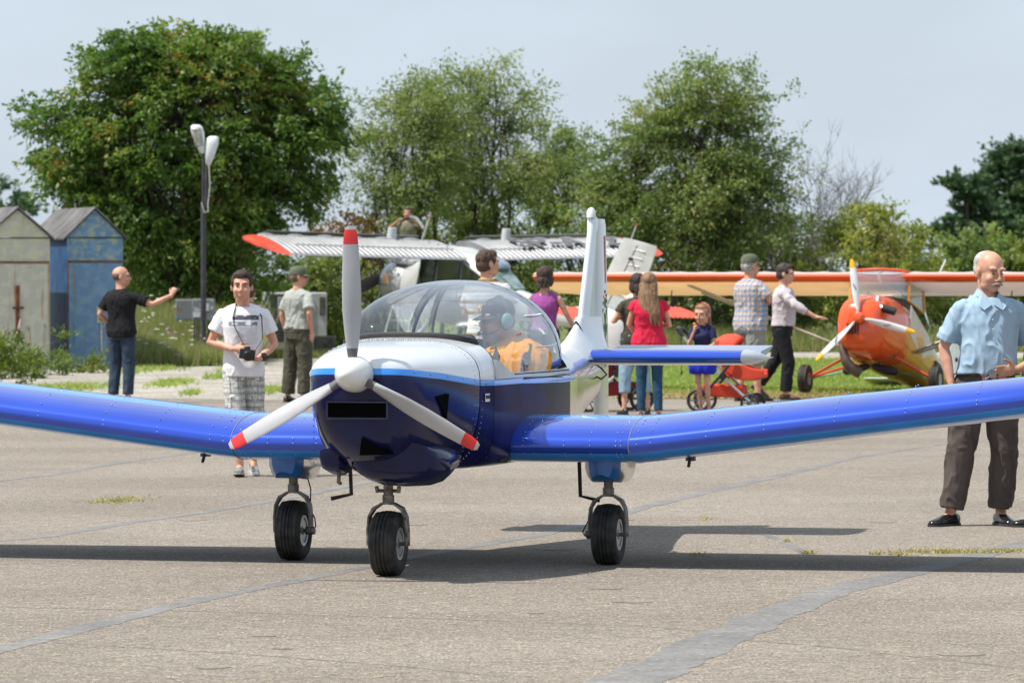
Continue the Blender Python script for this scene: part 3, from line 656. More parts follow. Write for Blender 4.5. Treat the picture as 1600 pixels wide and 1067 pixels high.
def person(name, loc, h, yaw, pose, outfit, label, group=None, female=False, belly=0., girth=1., skin=None, voxel=.009, hair=None, haircol=(.03,.02,.015), cap=None, parent=None, rot=None, child=False, detail=True, headscale=1.):
    S = h/1.78; skin = skin or SK
    root = empty(name, loc, yaw, rot)
    tag(root, label, 'person' , group)
    p = dict(pose); lx, ly = p['lean']
    V = lambda k: Vector(p[k])-(Vector((p[k][0]*.06, 0, .035)) if k[:3] == 'sh_' else Vector()) - (Vector((0,0,.0)) if k == 'head' else Vector())
    def sh(v): v = Vector(v); return v+Vector((lx, ly, 0))*max(0, v.z-.95) if not p['sit'] else v
    def tor(mb, z0, z1, off, n=22, wmul=1., bel=belly, xtra=None):
        rs = []; tt = [t for t in TOR if z0 <= t[0] <= z1]
        def at(z):
            for a, b in zip(TOR[:-1], TOR[1:]):
                if a[0] <= z <= b[0]: u = (z-a[0])/(b[0]-a[0]); return [a[i]+(b[i]-a[i])*u for i in range(4)]
            return list(TOR[0] if z < TOR[0][0] else TOR[-1])
        zs = sorted(set([z0, z1]+[t[0] for t in tt]+[z0+(z1-z0)*i/9 for i in range(10)]))
        for z in zs:
            _, w_, d_, yo = at(z)
            if female:
                w_ *= (.88 if z > 1.3 else (.86 if z > 1.05 else 1.0)); 
                if 1.2 < z < 1.38: d_ += .025*math.sin((z-1.2)/.18*PI); yo -= .015*math.sin((z-1.2)/.18*PI)
            if z < 1.45: w_ *= girth; d_ *= girth
            bb = bel*max(0, math.cos((z-1.08)/.26*PI/2))**1.2 if abs(z-1.08) < .26 else 0
            r = []
            for i in range(n):
                a = 2*PI*i/n; x = math.sin(a); y = -math.cos(a)
                e = .82
                X = (w_*wmul+off+bb*.35)*math.copysign(abs(x)**e, x); Y = (d_+off)*math.copysign(abs(y)**e, y)
                if y < 0: Y -= bb*abs(y)
                q = Vector((X, Y+yo, z))
                q = p['sit'](q) if p['sit'] else sh(q)
                r.append(q*S)
            rs.append(r)
        mb.loft(rs)
    # ---- body (one continuous surface)
    mb = MB(); tor(mb, .86, 1.53, -.008)
    hc = sh(V('head')); ang = p['hrot']; HR = Euler(ang, 'XYZ').to_matrix(); k = (1.58 if child else 1.15)*headscale; 
    H = lambda x, y, z: (hc+HR@(Vector((x, y, z))*k))*S
    hb = lambda c, r: mb.ball(H(*c), tuple(q*S*k for q in r), 20, 14, HR)
    hb((0,.012,.030), (.076,.094,.088)); hb((0,-.022,-.028), (.064,.070,.083)); hb((0,-.046,-.083), (.037,.035,.029))
    for s in (-1,1):
        hb((s*.078,.008,-.008), (.009,.020,.031)); hb((s*.034,-.066,-.028), (.026,.024,.024)); hb((s*.044,-.02,-.070), (.016,.036,.024))
        hb((s*.030,-.078,.030), (.026,.014,.010))
    mb.caps([H(0,-.086,.018), H(0,-.098,-.006), H(0,-.110,-.026)], [.008*S*k,.009*S*k,.0115*S*k], 10)
    for s in (-1,1): hb((s*.011,-.097,-.036), (.009,.011,.008))
    hb((0,-.083,-.062), (.024,.013,.007)); hb((0,-.080,-.073), (.021,.013,.008))
    nb = sh((0,.012,1.49)) if not p['sit'] else p['sit'](Vector((0,.012,1.49)))
    nw = .85 if female or child else 1
    def trap(mb, o_=0.):
        for s in ('l','r'):
            a = V('sh_'+s) if p['sit'] else sh(V('sh_'+s)); c0 = Vector((0,.02,1.475)); c0 = p['sit'](c0) if p['sit'] else sh(c0)
            mb.caps([c0*S, c0.lerp(a, .45)*S, c0.lerp(a, .85)*S], [(.045+o_)*S,(.048+o_)*S*nw,(.044+o_)*S*nw], 14)
    trap(mb)
    mb.caps([nb*S, (nb*.55+(hc+HR@Vector((0,.015,-.08)))*.45)*S, H(0,.018,-.05)], [.066*S*nw,.060*S*nw,.062*S*nw], 16)
    lw = (.86 if female or child else 1.)
    for s in ('l','r'):
        a, e, w_ = [sh(V(x+s)) for x in ('sh_','el_','wr_')] if not p['sit'] else [V(x+s) for x in ('sh_','el_','wr_')]
        mb.caps([a*S, (a*.5+e*.5)*S, e*S, (e*.65+w_*.35)*S, w_*S], [.047*S*lw,.045*S*lw,.037*S*lw,.039*S*lw,.024*S*lw], 14)
        hand_parts(mb, w_*S, p['hd_'+s], p['hn_'+s], p['ht_'+s], p['curl_'+s], S*(.92 if female else 1)*(.85 if child else 1))
        hp, kn, an = V('hip_'+s), V('kn_'+s), V('an_'+s)
        mb.caps([hp*S, (hp*.5+kn*.5)*S, kn*S, (kn*.7+an*.3)*S, (kn*.2+an*.8)*S, an*S], [.088*S*lw,.074*S*lw,.053*S*lw,.056*S*lw,.038*S*lw,.036*S*lw], 14)
        f = V('ft_'+s).normalized(); mb.caps([an*S, (an+f*.05-Vector((0,0,.04)))*S], [.034*S,.032*S], 10)
    def sock(co):
        for s in (-1,1):
            c = np.array(H(s*.031,-.088,.006)); d = co-c; r2 = (d**2).sum(1); g = np.exp(-r2/(2*(.0105*S*k)**2)); fw = np.array(HR@Vector((0,1,0)))
            co = co+np.outer(g*.0052*S*k, fw)
        return co
    body = remeshed(mb, 'body', skin, root, voxel, 3, post=sock if detail else None)
    if detail:
        m4 = MB()
        for s in (-1,1):
            m1 = MB(); m2 = MB(); m3 = MB()
            m1.ball(H(s*.031,-.0795,.004), (.0115*S*k,.0050*S*k,.0032*S*k), 14, 10, HR); m2.ball(H(s*.031-.001,-.0832,.004), (.0050*S*k,.0032*S*k,.0036*S*k), 10, 8, HR)
            m3.caps([H(s*.014,-.0935,.021), H(s*.030,-.0945,.026), H(s*.047,-.084,.020)], [.0024*S*k,.0032*S*k,.0018*S*k], 8)
            eo = m1.build('eye', EYEW, body); m2.build('iris', EYED, eo)
            m3.build('eyebrow', M('brow_%02d%02d' % (int(haircol[0]*99), int(haircol[1]*99)), tuple(min(.12, c) for c in haircol), .8), body)
        m4.caps([H(-.022,-.091,-.066), H(0,-.0965,-.0665), H(.022,-.091,-.066)], [.002*S,.0046*S*k,.002*S], 8); m4.build('mouth', LIP, body)
    o = outfit
    def garment(kind, nm, mat, wr=.006, vox=None, **kw):
        mb = MB()
        if kind == 'shirt':
            z0 = kw.get('z0', .90); off = kw.get('off', .012); tor(mb, z0, kw.get('z1', 1.475), off, bel=belly, wmul=kw.get('wm', 1.))
            if kw.get('vest'): pass
            for s in ('l','r'):
                a, e, w_ = [sh(V(x+s)) for x in ('sh_','el_','wr_')] if not p['sit'] else [V(x+s) for x in ('sh_','el_','wr_')]
                sl = kw.get('sleeve', .6); r = kw.get('sr', .062)*S*lw
                if sl > .1: mb.ball(a*S, (r*.86,r*.86,r*.86), 16, 10)
                elif s == 'l': trap(mb, .006)
                if sl > .1 and s == 'l': trap(mb, .012)
                if sl <= 1: q = a.lerp(e, max(.02, sl)); mb.tube([a*S, a.lerp(q,.3)*S, q*S], [r*.84, r*.95, r*1.03], 16) if sl > .1 else None
                else: q = e.lerp(w_, sl-1); mb.tube([a*S, (a*.5+e*.5)*S, e*S, (e*.6+q*.4)*S, q*S], [r*.86, r*.93, r*.86, r*.84, r*.66], 16)
        else:
            z1 = kw.get('z1', 1.03); off = .012; tor(mb, .84, z1, off, bel=belly*.4)
            ln = kw.get('len', 1.); r0, r1, r2 = kw.get('r', (.102,.078,.066))
            for s in ('l','r'):
                hp, kn, an = V('hip_'+s), V('kn_'+s), V('an_'+s)
                if ln >= 1: e = an+(kn-an).normalized()*(.03-(ln-1)*.1)
                pts = [hp, (hp*.5+kn*.5), kn]; rr = [r0, (r0+r1)/2, r1]
                if ln > .5: q = kn.lerp(an, (ln-.5)*2 if ln < 1 else .93); pts += [(kn*.5+q*.5), q]; rr += [(r1+r2)/2, r2]
                else: pts[-1] = hp.lerp(kn, ln*2); rr[-1] = r1
                pts[0] = hp-(kn-hp).normalized()*.0
                mb.ball(hp*S, r0*S*lw*.98, 14, 10); mb.tube([x*S for x in pts], [x*S*lw*girth**.5 for x in rr], 18)
        return remeshed(mb, nm, mat, root, vox or voxel, 2, wr=wr*S, seed=len(label)+len(nm), wscale=kw.get('ws', (9,9,5)), mfun=kw.get('mfun'))
    for args in o.get('g', []):
        kw = dict(args[3]) if len(args) > 3 else {}
        garment(args[0], args[1], args[2], **kw)
    # ---- shoes
    shoe = o.get('shoe', (M('shoe_black', (.02,.018,.016), .35), M('sole_dark', (.03,.03,.03), .7)))
    if shoe:
        for s in ('l','r'):
            an = V('an_'+s); f = V('ft_'+s).normalized(); up = Vector((0,0,1)) if abs(f.z) < .3 else (Vector((0,0,1))-f*f.z).normalized(); up = (up-f*up.dot(f)).normalized(); sd = f.cross(up)
            base = an-up*.088+f*-.075; rs = []; ss = []
            kk = (.86 if female else 1)*(.95 if child else 1)
            for t, hw, ht in ((0,.018,.05),(.012,.032,.075),(.06,.038,.088),(.11,.038,.082),(.16,.043,.062),(.21,.047,.048),(.25,.042,.040),(.278,.026,.032),(.288,.010,.022)):
                c = base+f*t*kk; r = []
                for i in range(14):
                    a = 2*PI*i/14; x = math.cos(a); z = math.sin(a); r.append((c+sd*hw*kk*math.copysign(abs(x)**.8, x)+up*(max(.012, .006+ht*(z*.5+.5))))*S)
                rs.append(r); ss.append([(c+sd*(hw+.004)*kk*x+up*z)*S for x, z in ((-1,0),(1,0),(1,.018),(-1,.018))])
            m1 = MB(); m1.loft(rs); so = m1.build('shoe', shoe[0], root, ang=80); m2 = MB(); m2.loft(ss); m2.build('sole', shoe[1], so, ang=30)
    # ---- hair
    def hairpiece(fn, col_, nm='hair', wr=.004, vox=.007, ws=(25,25,14)):
        mb = MB(); fn(mb); return remeshed(mb, nm, M('hair_%03d_%03d' % (int(col_[0]*999), int(col_[1]*999)), col_, .55, 0, .35, 30, vec=(1,1,.25), bump=.002, bs=90), root, vox, 2, wr=wr, ws_=None) if False else remeshed(mb, nm, M('hair_%03d_%03d' % (int(col_[0]*999), int(col_[1]*999)), col_, .75, 0, .4, 40, vec=(1,1,.2), bump=.002, bs=90), root, vox, 1, wr=wr, wscale=ws)
    hb2 = lambda mb, c, r: mb.ball(H(*c), tuple(q*S*k for q in r), 20, 14, HR)
    if hair == 'short' or hair == 'crop':
        t = .45 if hair == 'short' else .0
        def fn(mb):
            hb2(mb, (0,.022,.048), (.080+.004*t,.090+.004*t,.078+.010*t)); hb2(mb, (0,.040,-.005), (.078,.070,.070)); hb2(mb, (0,-.030,.082), (.058,.050,.034+.012*t))
            for s in (-1,1): hb2(mb, (s*.066,-.008,.030), (.014,.040,.036))
        hairpiece(fn, haircol, wr=.007)
    if hair == 'balding':
        def fn(mb):
            hb2(mb, (0,.030,.012), (.0790,.081,.068)); hb2(mb, (0,.040,.048), (.0765,.074,.068))
        hairpiece(fn, haircol, wr=.002)
    if hair == 'stubble':
        def fn(mb): hb2(mb, (0,.030,.010), (.0785,.080,.062))
        hairpiece(fn, haircol, wr=.001)
    if hair == 'bob':
        def fn(mb):
            hb2(mb, (0,.020,.045), (.090,.102,.090)); hb2(mb, (0,.045,-.035), (.088,.072,.075)); hb2(mb, (0,-.03,.085), (.062,.05,.035))
            for s in (-1,1): hb2(mb, (s*.072,.01,-.02), (.024,.055,.07))
            for i in range(14):
                a = random.uniform(-1.2,1.2); mb.caps([H(.08*math.sin(a),.05+.05*math.cos(a),-.03), H(.09*math.sin(a),.055+.05*math.cos(a),-.10-random.random()*.03)], [.014*S,.006*S], 6)
        hairpiece(fn, haircol, wr=.008)
    if hair == 'long':
        def fn(mb):
            hb2(mb, (0,.018,.045), (.088,.100,.088)); hb2(mb, (0,.05,-.06), (.090,.066,.10)); hb2(mb, (0,-.03,.085), (.062,.05,.035))
            for i in range(26):
                a = -1.5+3*i/25; L = .30+.10*random.random()+(.06 if a < 0 else 0); x0 = .082*math.sin(a)
                mb.caps([H(x0,.045+.045*math.cos(a),.0), H(x0*1.1,.07+.04*math.cos(a),-.12), H(x0*1.25-.02,.085+.035*math.cos(a),-L*.75), H(x0*1.2-.03,.07+.03*math.cos(a),-L)], [.02*S,.020*S,.016*S,.006*S], 7)
        hairpiece(fn, haircol, wr=.006, ws=(40,40,6))
    if hair == 'ponytail':
        def fn(mb):
            hb2(mb, (0,.024,.040), (.080,.092,.084)); hb2(mb, (0,.04,-.01), (.076,.066,.066)); hb2(mb, (0,-.03,.078), (.056,.048,.032))
            for s in (-1,1): hb2(mb, (s*.064,-.005,.018), (.016,.04,.05))
            for i in range(9):
                q = random.uniform(-.012,.012); mb.caps([H(q,.09,.0), H(q*2,.125,-.06), H(q*2.5,.125,-.14), H(q*3+.01,.15+q,-.20)], [.016*S*k,.018*S*k,.014*S*k,.004*S], 7)
        hairpiece(fn, haircol, wr=.004)
    if cap:
        cm = cap; mb = MB(); rs = []
        for z, r in ((.028,1.0),(.05,1.0),(.08,.95),(.105,.80),(.122,.52),(.128,.18)):
            rs.append([H(.086*r*math.sin(2*PI*i/24), .012-.102*r*math.cos(2*PI*i/24), z) for i in range(24)])
        rs = [[H(.083*math.sin(2*PI*i/24), .012-.098*math.cos(2*PI*i/24), .028) for i in range(24)]]+rs
        mb.loft(rs); co = mb.build('cap', cm, root, ang=70)
        mb = MB(); top = []; 
        for j in range(6):
            t = j/5; r = []
            for i in range(13):
                a = -1.05+2.1*i/12; rr = .095+.062*t*math.cos(a*.9); r.append(H(.086/.095*rr*math.sin(a)*.95, .012-rr*math.cos(a)*1.02, .036-.030*t*math.cos(a)-.012*abs(math.sin(a))**2))
            top.append(r)
        mb.loft(top, closed=False, c0=False, c1=False); br = mb.build('cap_brim', cm, co, ang=70); q = br.modifiers.new('s','SOLIDIFY'); q.thickness = .004
        mb = MB(); mb.ball(H(0,.012,.128), .006*S, 8, 6); mb.build('cap_button', cm, co)
    root['H'] = 0; del root['H']
    return root, H, S
def cloth(name, c, rough=.85, var=.10, vs=5, **k): return M(name, c, rough, 0, var, vs, bump=k.pop('bump', .003), bs=k.pop('bs', 18), spec=.25, **k)
def gnd(px, D): return Vector(((px-800)/F*D, D, 0))
def decal_mat(name, base, fn):
    """cloth with a printed pattern: fn(nodes, links, texcoord socket) -> colour socket"""
    m = bpy.data.materials.new(name); m.use_nodes = True; n = m.node_tree; b = n.nodes['Principled BSDF']; k = n.links.new
    tc = n.nodes.new('ShaderNodeTexCoord'); k(fn(n, k, tc.outputs['Object']), b.inputs['Base Color']); b.inputs['Roughness'].default_value = .85; b.inputs['Specular IOR Level'].default_value = .25
    nz = n.nodes.new('ShaderNodeTexNoise'); nz.inputs['Scale'].default_value = 18; bp = n.nodes.new('ShaderNodeBump'); bp.inputs['Strength'].default_value = .3; bp.inputs['Distance'].default_value = .003
    k(tc.outputs['Object'], nz.inputs['Vector']); k(nz.outputs[0], bp.inputs['Height']); k(bp.outputs[0], b.inputs['Normal'])
    return m
def math_n(n, k, op, a, b=None, c=None):
    x = n.nodes.new('ShaderNodeMath'); x.operation = op
    for i, q in enumerate((a, b, c)):
        if q is None: continue
        if isinstance(q, (int, float)): x.inputs[i].default_value = q
        else: k(q, x.inputs[i])
    return x.outputs[0]
def mixc(n, k, f, a, b, mode='MIX'):
    x = n.nodes.new('ShaderNodeMix'); x.data_type = 'RGBA'; x.blend_type = mode
    for i, q in ((0,f),(6,a),(7,b)):
        if isinstance(q, (int,float)): x.inputs[i].default_value = q
        elif isinstance(q, tuple): x.inputs[i].default_value = (*q, 1)
        else: k(q, x.inputs[i])
    return x.outputs[2]
def plaid_fn(cols, pz, px_, wz=.5, wx=.5, bg_=(.7,.7,.7), f1=.6, ay=.0, patch=False):
    def fn(n, k, co):
        s = n.nodes.new('ShaderNodeSeparateXYZ'); k(co, s.inputs[0])
        u = math_n(n, k, 'ADD', s.outputs[0], math_n(n, k, 'MULTIPLY', s.outputs[1], ay))
        cur = bg_
        for i, c in enumerate(cols):
            fz = math_n(n, k, 'LESS_THAN', math_n(n, k, 'FRACT', math_n(n, k, 'MULTIPLY_ADD', s.outputs[2], pz, .27*i+5)), wz)
            fx = math_n(n, k, 'LESS_THAN', math_n(n, k, 'FRACT', math_n(n, k, 'MULTIPLY_ADD', u, px_, .31*i+5)), wx)
            if patch:
                nz = n.nodes.new('ShaderNodeTexNoise'); nz.inputs['Scale'].default_value = 9+3*i; nz.inputs['Detail'].default_value = 2; k(co, nz.inputs[0])
                fx = math_n(n, k, 'MULTIPLY', fx, math_n(n, k, 'GREATER_THAN', nz.outputs[0], .46+.04*i)); fz = math_n(n, k, 'MULTIPLY', fz, math_n(n, k, 'LESS_THAN', nz.outputs[0], .56))
            cur = mixc(n, k, math_n(n, k, 'MULTIPLY', fz, f1), cur, c); cur = mixc(n, k, math_n(n, k, 'MULTIPLY', fx, f1), cur, c)
        return cur
    return fn
def stripe_fn(bands, period):
    def fn(n, k, co):
        s = n.nodes.new('ShaderNodeSeparateXYZ'); k(co, s.inputs[0]); f = math_n(n, k, 'FRACT', math_n(n, k, 'MULTIPLY_ADD', s.outputs[2], 1/period, 3))
        r = n.nodes.new('ShaderNodeValToRGB'); r.color_ramp.interpolation = 'CONSTANT'; k(f, r.inputs[0]); e = r.color_ramp.elements
        for i, (p, c) in enumerate(bands):
            q = e[i] if i < 2 else e.new(p); q.position = p; q.color = (*c, 1)
        return r.outputs[0]
    return fn
GW = 'people walking about behind the taxiing airplane'
# --- black t-shirt man, seen from behind, phone held out
bt = cloth('black_tshirt', (.010,.010,.012)); jean = cloth('dark_jeans', (.035,.055,.085), vs=9, var=.25)
P0 = gnd(190, 64.6)
r, H_, S_ = person('person', P0, 1.79, math.radians(152), J(lean=(0,.02), el_r=(-.42,-.10,1.30), sh_r=(-.185,0,1.43), wr_r=(-.62,-.26,1.42), hd_r=(-.25,-.3,.9), hn_r=(.3,-1,0), ht_r=(1,0,0), curl_r=1.0,
    el_l=(.30,.06,1.17), wr_l=(.24,-.14,1.02), hd_l=(-.6,-.7,-.1), hn_l=(0,0,1), hrot=(0,0,math.radians(-58))),
    dict(g=[('shirt','t_shirt',bt,dict(z0=.86,off=.022,sleeve=.72,sr=.074,wr=.010)),('trousers','jeans',jean,dict(wr=.008))]), 'bald man in black t-shirt and dark jeans, back turned, holding a phone out', None, skin=SK, hair='stubble', haircol=(.10,.07,.055), girth=1.12)
def held(name, label, cat, fn, mats, group=None, **k):
    mb = MB(); fn(mb); o = mb.build(name, mats, None, **k); tag(o, label, cat, group); return o
def wpt(root, p, S=1.): 
    bpy.context.view_layer.update(); return root.matrix_world @ (Vector(p)*S)
q = wpt(r, (-.655,-.33,1.50), S_)
held('phone', 'small dark phone in the raised hand of the man in black', 'phone', lambda mb: mb.box(q, (.05,.10,.012), (.2,.1,.6)), M('phone_black', (.02,.02,.02), .3), bevel=.004)
q = wpt(r, (.27,-.10,1.00), S_)
held('compact_camera', 'compact camera at the hip of the man in black t-shirt', 'camera', lambda mb: (mb.box(q, (.11,.06,.07), (0,.3,.5)), mb.ball(q+Vector((-.02,-.04,0)), .022)), M('camera_grey', (.06,.06,.07), .4), bevel=.01)
# --- white t-shirt man walking with a camera
def tee(n, k, co):
    s = n.nodes.new('ShaderNodeSeparateXYZ'); k(co, s.inputs[0]); x, y, z = s.outputs
    nz = n.nodes.new('ShaderNodeTexNoise'); nz.inputs['Scale'].default_value = 16; nz.inputs['Detail'].default_value = 5; mp = n.nodes.new('ShaderNodeMapping'); mp.inputs['Scale'].default_value = (.8,1,2.5); k(co, mp.inputs[0]); k(mp.outputs[0], nz.inputs[0])
    def band(z0, z1, x0, x1):
        a = math_n(n, k, 'MULTIPLY', math_n(n, k, 'GREATER_THAN', z, z0), math_n(n, k, 'LESS_THAN', z, z1)); b = math_n(n, k, 'MULTIPLY', math_n(n, k, 'GREATER_THAN', x, x0), math_n(n, k, 'LESS_THAN', x, x1))
        return math_n(n, k, 'MULTIPLY', math_n(n, k, 'MULTIPLY', a, b), math_n(n, k, 'LESS_THAN', y, 0))
    g1 = math_n(n, k, 'MULTIPLY', band(1.305,1.345,-.09,.13), math_n(n, k, 'GREATER_THAN', nz.outputs[0], .42))
    g2 = math_n(n, k, 'MULTIPLY', band(1.255,1.29,-.12,.13), math_n(n, k, 'GREATER_THAN', nz.outputs[0], .47))
    g3 = math_n(n, k, 'MULTIPLY', band(1.10,1.25,-.08,.12), math_n(n, k, 'MULTIPLY', nz.outputs[0], .45))
    c = mixc(n, k, g3, (.76,.76,.80), (.3,.3,.36)); c = mixc(n, k, g2, c, (.22,.22,.26)); return mixc(n, k, g1, c, (.09,.09,.11))
wt = decal_mat('white_tshirt_print', None, tee)
sh_pl = decal_mat('plaid_shorts', None, plaid_fn([(.34,.34,.35),(.07,.07,.08),(.22,.22,.23)], 17, 15, .24, .22, (.60,.59,.56), .62, .35, True))
P1 = gnd(380, 40.7)
r, H_, S_ = person('person', P1, 1.70, math.radians(3), J(lean=(0,-.03), sh_l=(.188,0,1.44), sh_r=(-.188,0,1.44), el_r=(-.285,.0,1.17), wr_r=(-.075,-.20,1.115), hd_r=(.9,-.25,-.05), hn_r=(.2,.9,-.2), ht_r=(0,0,1), curl_r=.75,
    el_l=(.275,.02,1.15), wr_l=(.13,-.19,1.03), hd_l=(-.9,-.3,-.05), hn_l=(0,0,1), ht_l=(0,-1,0), curl_l=.6, kn_l=(.10,.05,.50), an_l=(.085,.20,.14), kn_r=(-.06,-.10,.50), an_r=(-.03,-.06,.09), ft_l=(.1,-1,-.45), ft_r=(-.05,-1,.15), head=(-.012,-.03,1.655), hrot=(0,0,math.radians(-3))),
    dict(g=[('shirt','t_shirt',wt,dict(z0=.875,off=.034,sleeve=.60,sr=.070,wr=.009)),('trousers','shorts',sh_pl,dict(len=.70,r=(.098,.090,.090),wr=.010))], shoe=(M('sneaker', (.10,.10,.11), .6, 0, .9, 18, c2=(.45,.45,.46)), M('sole_grey', (.35,.32,.29), .7))),
    'young man in white printed t-shirt and plaid shorts walking with a camera', None, hair='short', haircol=(.035,.022,.014), voxel=.0075, girth=.93)
q = wpt(r, (.035,-.27,1.07), S_)
o = held('dslr_camera', 'black camera with lens held at the waist by the man in white t-shirt', 'camera', lambda mb: (mb.box(q+Vector((0,.02,0)), (.13,.06,.085), (0,.15,0)), mb.tube([q, q+Vector((.01,-.05,-.01)), q+Vector((.012,-.085,-.015))], [.036,.040,.042], 20), mb.box(q+Vector((0,.02,.05)), (.05,.05,.03))), M('camera_black', (.015,.015,.016), .35), bevel=.006)
mb = MB(); mb.tube([wpt(r, p, S_) for p in ((-.065,-.10,1.49),(-.085,-.135,1.40),(-.080,-.150,1.32),(-.03,-.175,1.22),(.02,-.22,1.13))], .011, 6, flat=.3); mb.tube([wpt(r, p, S_) for p in ((-.065,-.10,1.49),(-.05,.04,1.535),(.05,.05,1.53),(.16,-.11,1.40),(.17,-.14,1.2),(.09,-.25,1.08))], .008, 6, flat=.3); mb.build('strap', M('strap_black', (.02,.025,.02), .7), o)
mb = MB(); wp = Vector((.17,-.155,1.045))*S_; mb.tube([wp+Vector((.018,.01,.002)), wp+Vector((-.012,-.012,-.003))], .036, 16); mb.tube([wp+Vector((0,-.03,.0)), wp+Vector((0,-.043,0))], .02, 14); mb.build('watch', M('watch_black', (.02,.02,.02), .3), r)
# --- cap man, back three-quarter, hand in pocket
gs = cloth('grey_shirt', (.36,.38,.35)); ol = cloth('olive_trousers', (.075,.072,.05), vs=8, var=.2); capm = cloth('olive_cap', (.11,.125,.085))
r, H_, S_ = person('person', gnd(466, 65), 1.79, math.radians(140), J(head=(0,-.01,1.66), hrot=(0,0,math.radians(-42)), el_r=(-.27,.08,1.18), wr_r=(-.215,-.02,.94), el_l=(.25,.05,1.16), wr_l=(.24,-.03,.91), hrot_=0, kn_l=(.14,-.01,.51), an_l=(.17,.02,.09)),
    dict(g=[('shirt','shirt',gs,dict(z0=.97,off=.026,sleeve=.78,sr=.078,wr=.012)),('trousers','trousers',ol,dict(r=(.112,.092,.082),wr=.012,z1=1.05))]), 'man in grey shirt, olive trousers and olive cap, back half turned', None, hair='crop', haircol=(.12,.09,.06), cap=capm, girth=1.12)
mb = MB(); mb.box(H_(.0,-.088,.004), (.14*S_,.012,.03), (0,0,math.radians(-42))); mb.build('sunglasses', M('sunglass', (.02,.02,.02), .2), r)
mb = MB(); tor_b = [Vector((.172*math.sin(a)*1.12, .0-.122*math.cos(a)*1.1, .995))*S_ for a in [2*PI*i/24 for i in range(25)]]; mb.tube(tor_b, .018, 6, flat=.3); mb.build('belt', M('belt_dark', (.02,.016,.012), .5), r)
# --- half hidden person behind him
person('person', gnd(391, 80), 1.50, math.radians(170), J(), dict(g=[('shirt','top',cloth('brown_top', (.16,.12,.09)),dict(z0=.9,sleeve=.0)),('trousers','trousers',cloth('beige_trousers', (.30,.26,.2)))]), 'person in brown sleeveless top mostly hidden behind the man in white t-shirt', None, hair='short', haircol=(.05,.03,.02), voxel=.012, detail=False)
# --- man refuelling, standing on steps in front of the silver wing
kh = cloth('khaki_tee', (.20,.19,.13)); sho = cloth('khaki_shorts', (.10,.11,.09))
DF = 107.; zf = P(637, 452, DF).z; PF = Vector(((637-800)/F*DF, DF, zf-.02))
r, H_, S_ = person('person', PF, 1.80, math.radians(-6), J(el_r=(-.38,-.12,1.34), wr_r=(-.13,-.30,1.52), hd_r=(1,-.2,.2), hn_r=(0,-.3,-1), ht_r=(0,-1,.3), curl_r=1.0, el_l=(.36,-.10,1.36), wr_l=(.12,-.30,1.53), hd_l=(-.8,-.3,.2), hn_l=(0,-1,0), ht_l=(0,0,1), curl_l=1.1, hip_l=(.09,0,.93), an_l=(.09,.03,.09), an_r=(-.09,.03,.09)),
    dict(g=[('shirt','t_shirt',kh,dict(z0=.9,off=.018,sleeve=.62,sr=.068,wr=.008)),('trousers','shorts',sho,dict(len=.62,r=(.105,.09,.088)))], shoe=(M('sandal', (.16,.11,.06), .6), M('sandal_sole', (.08,.07,.05), .7))), 'man in khaki t-shirt and shorts standing on steps at the silver high-wing airplane', None, hair='short', haircol=(.09,.06,.04), voxel=.011, detail=False, skin=SKT)
# --- striped polo man
stp = decal_mat('striped_polo', None, stripe_fn([(0,(.26,.17,.11)),(.30,(.62,.55,.28)),(.44,(.66,.68,.70)),(.72,(.22,.24,.28)),(.76,(.66,.62,.55))], .115))
person('person', gnd(762, 52), 1.93, math.radians(168), J(hrot=(0,0,math.radians(-48)), el_l=(.24,-.08,1.18), wr_l=(.12,-.25,1.2), el_r=(-.24,-.08,1.18), wr_r=(-.12,-.25,1.15)), dict(g=[('shirt','polo_shirt',stp,dict(z0=.88,off=.022,sleeve=.7,sr=.074,z1=1.52)),('trousers','trousers',cloth('navy_trousers', (.03,.035,.05)))]), 'man in brown, white and yellow striped polo shirt seen from behind', None, hair='short', haircol=(.065,.038,.022), girth=1.18)
# --- purple top woman
pur = cloth('purple_top', (.30,.07,.27)); blk = cloth('black_trousers', (.015,.015,.018))
r, H_, S_ = person('person', gnd(851, 60), 1.77, math.radians(165), J(lean=(0,-.03), hrot=(.12,0,-.15), el_r=(-.28,-.05,1.19), wr_r=(-.37,-.20,.98), hd_r=(-.15,-.7,-.5), hn_r=(0,0,-1), ht_r=(1,0,0), el_l=(.22,-.06,1.2), wr_l=(.15,-.28,1.05), hd_l=(0,-1,-.2), hn_l=(0,0,-1), ht_l=(-1,0,0)), dict(g=[('shirt','tank_top',pur,dict(z0=.88,off=.010,sleeve=0.0,z1=1.455,wr=.006)),('trousers','trousers',blk)]), 'woman in purple sleeveless top and black trousers with her back turned', None, hair='bob', haircol=(.045,.026,.018), female=True, girth=1.1)
# --- woman holding the baby
olv = cloth('olive_blouse', (.06,.055,.035)); dj = cloth('light_jeans', (.25,.38,.48), vs=9, var=.2)
r, H_, S_ = person('person', gnd(992, 59), 1.68, math.radians(195), J(lean=(-.03,.04), hrot=(.15,0,.35), el_r=(-.22,-.12,1.2), wr_r=(-.02,-.27,1.22), hd_r=(1,-.1,0), hn_r=(0,1,0), ht_r=(0,0,1), el_l=(.30,.0,1.19), wr_l=(.17,-.22,1.24), hd_l=(-1,-.2,.1), hn_l=(0,1,0), ht_l=(0,0,1), kn_r=(-.13,-.03,.5), an_r=(-.17,.02,.09), kn_l=(.13,0,.5), an_l=(.15,.03,.09)), dict(g=[('shirt','blouse',olv,dict(z0=.86,off=.014,sleeve=.45,sr=.07)),('trousers','capri_jeans',dj,dict(len=.76,r=(.115,.09,.078)))]), 'dark-haired woman in olive blouse and light cropped jeans holding a baby', None, hair='bob', haircol=(.028,.014,.012), female=True, girth=1.15)
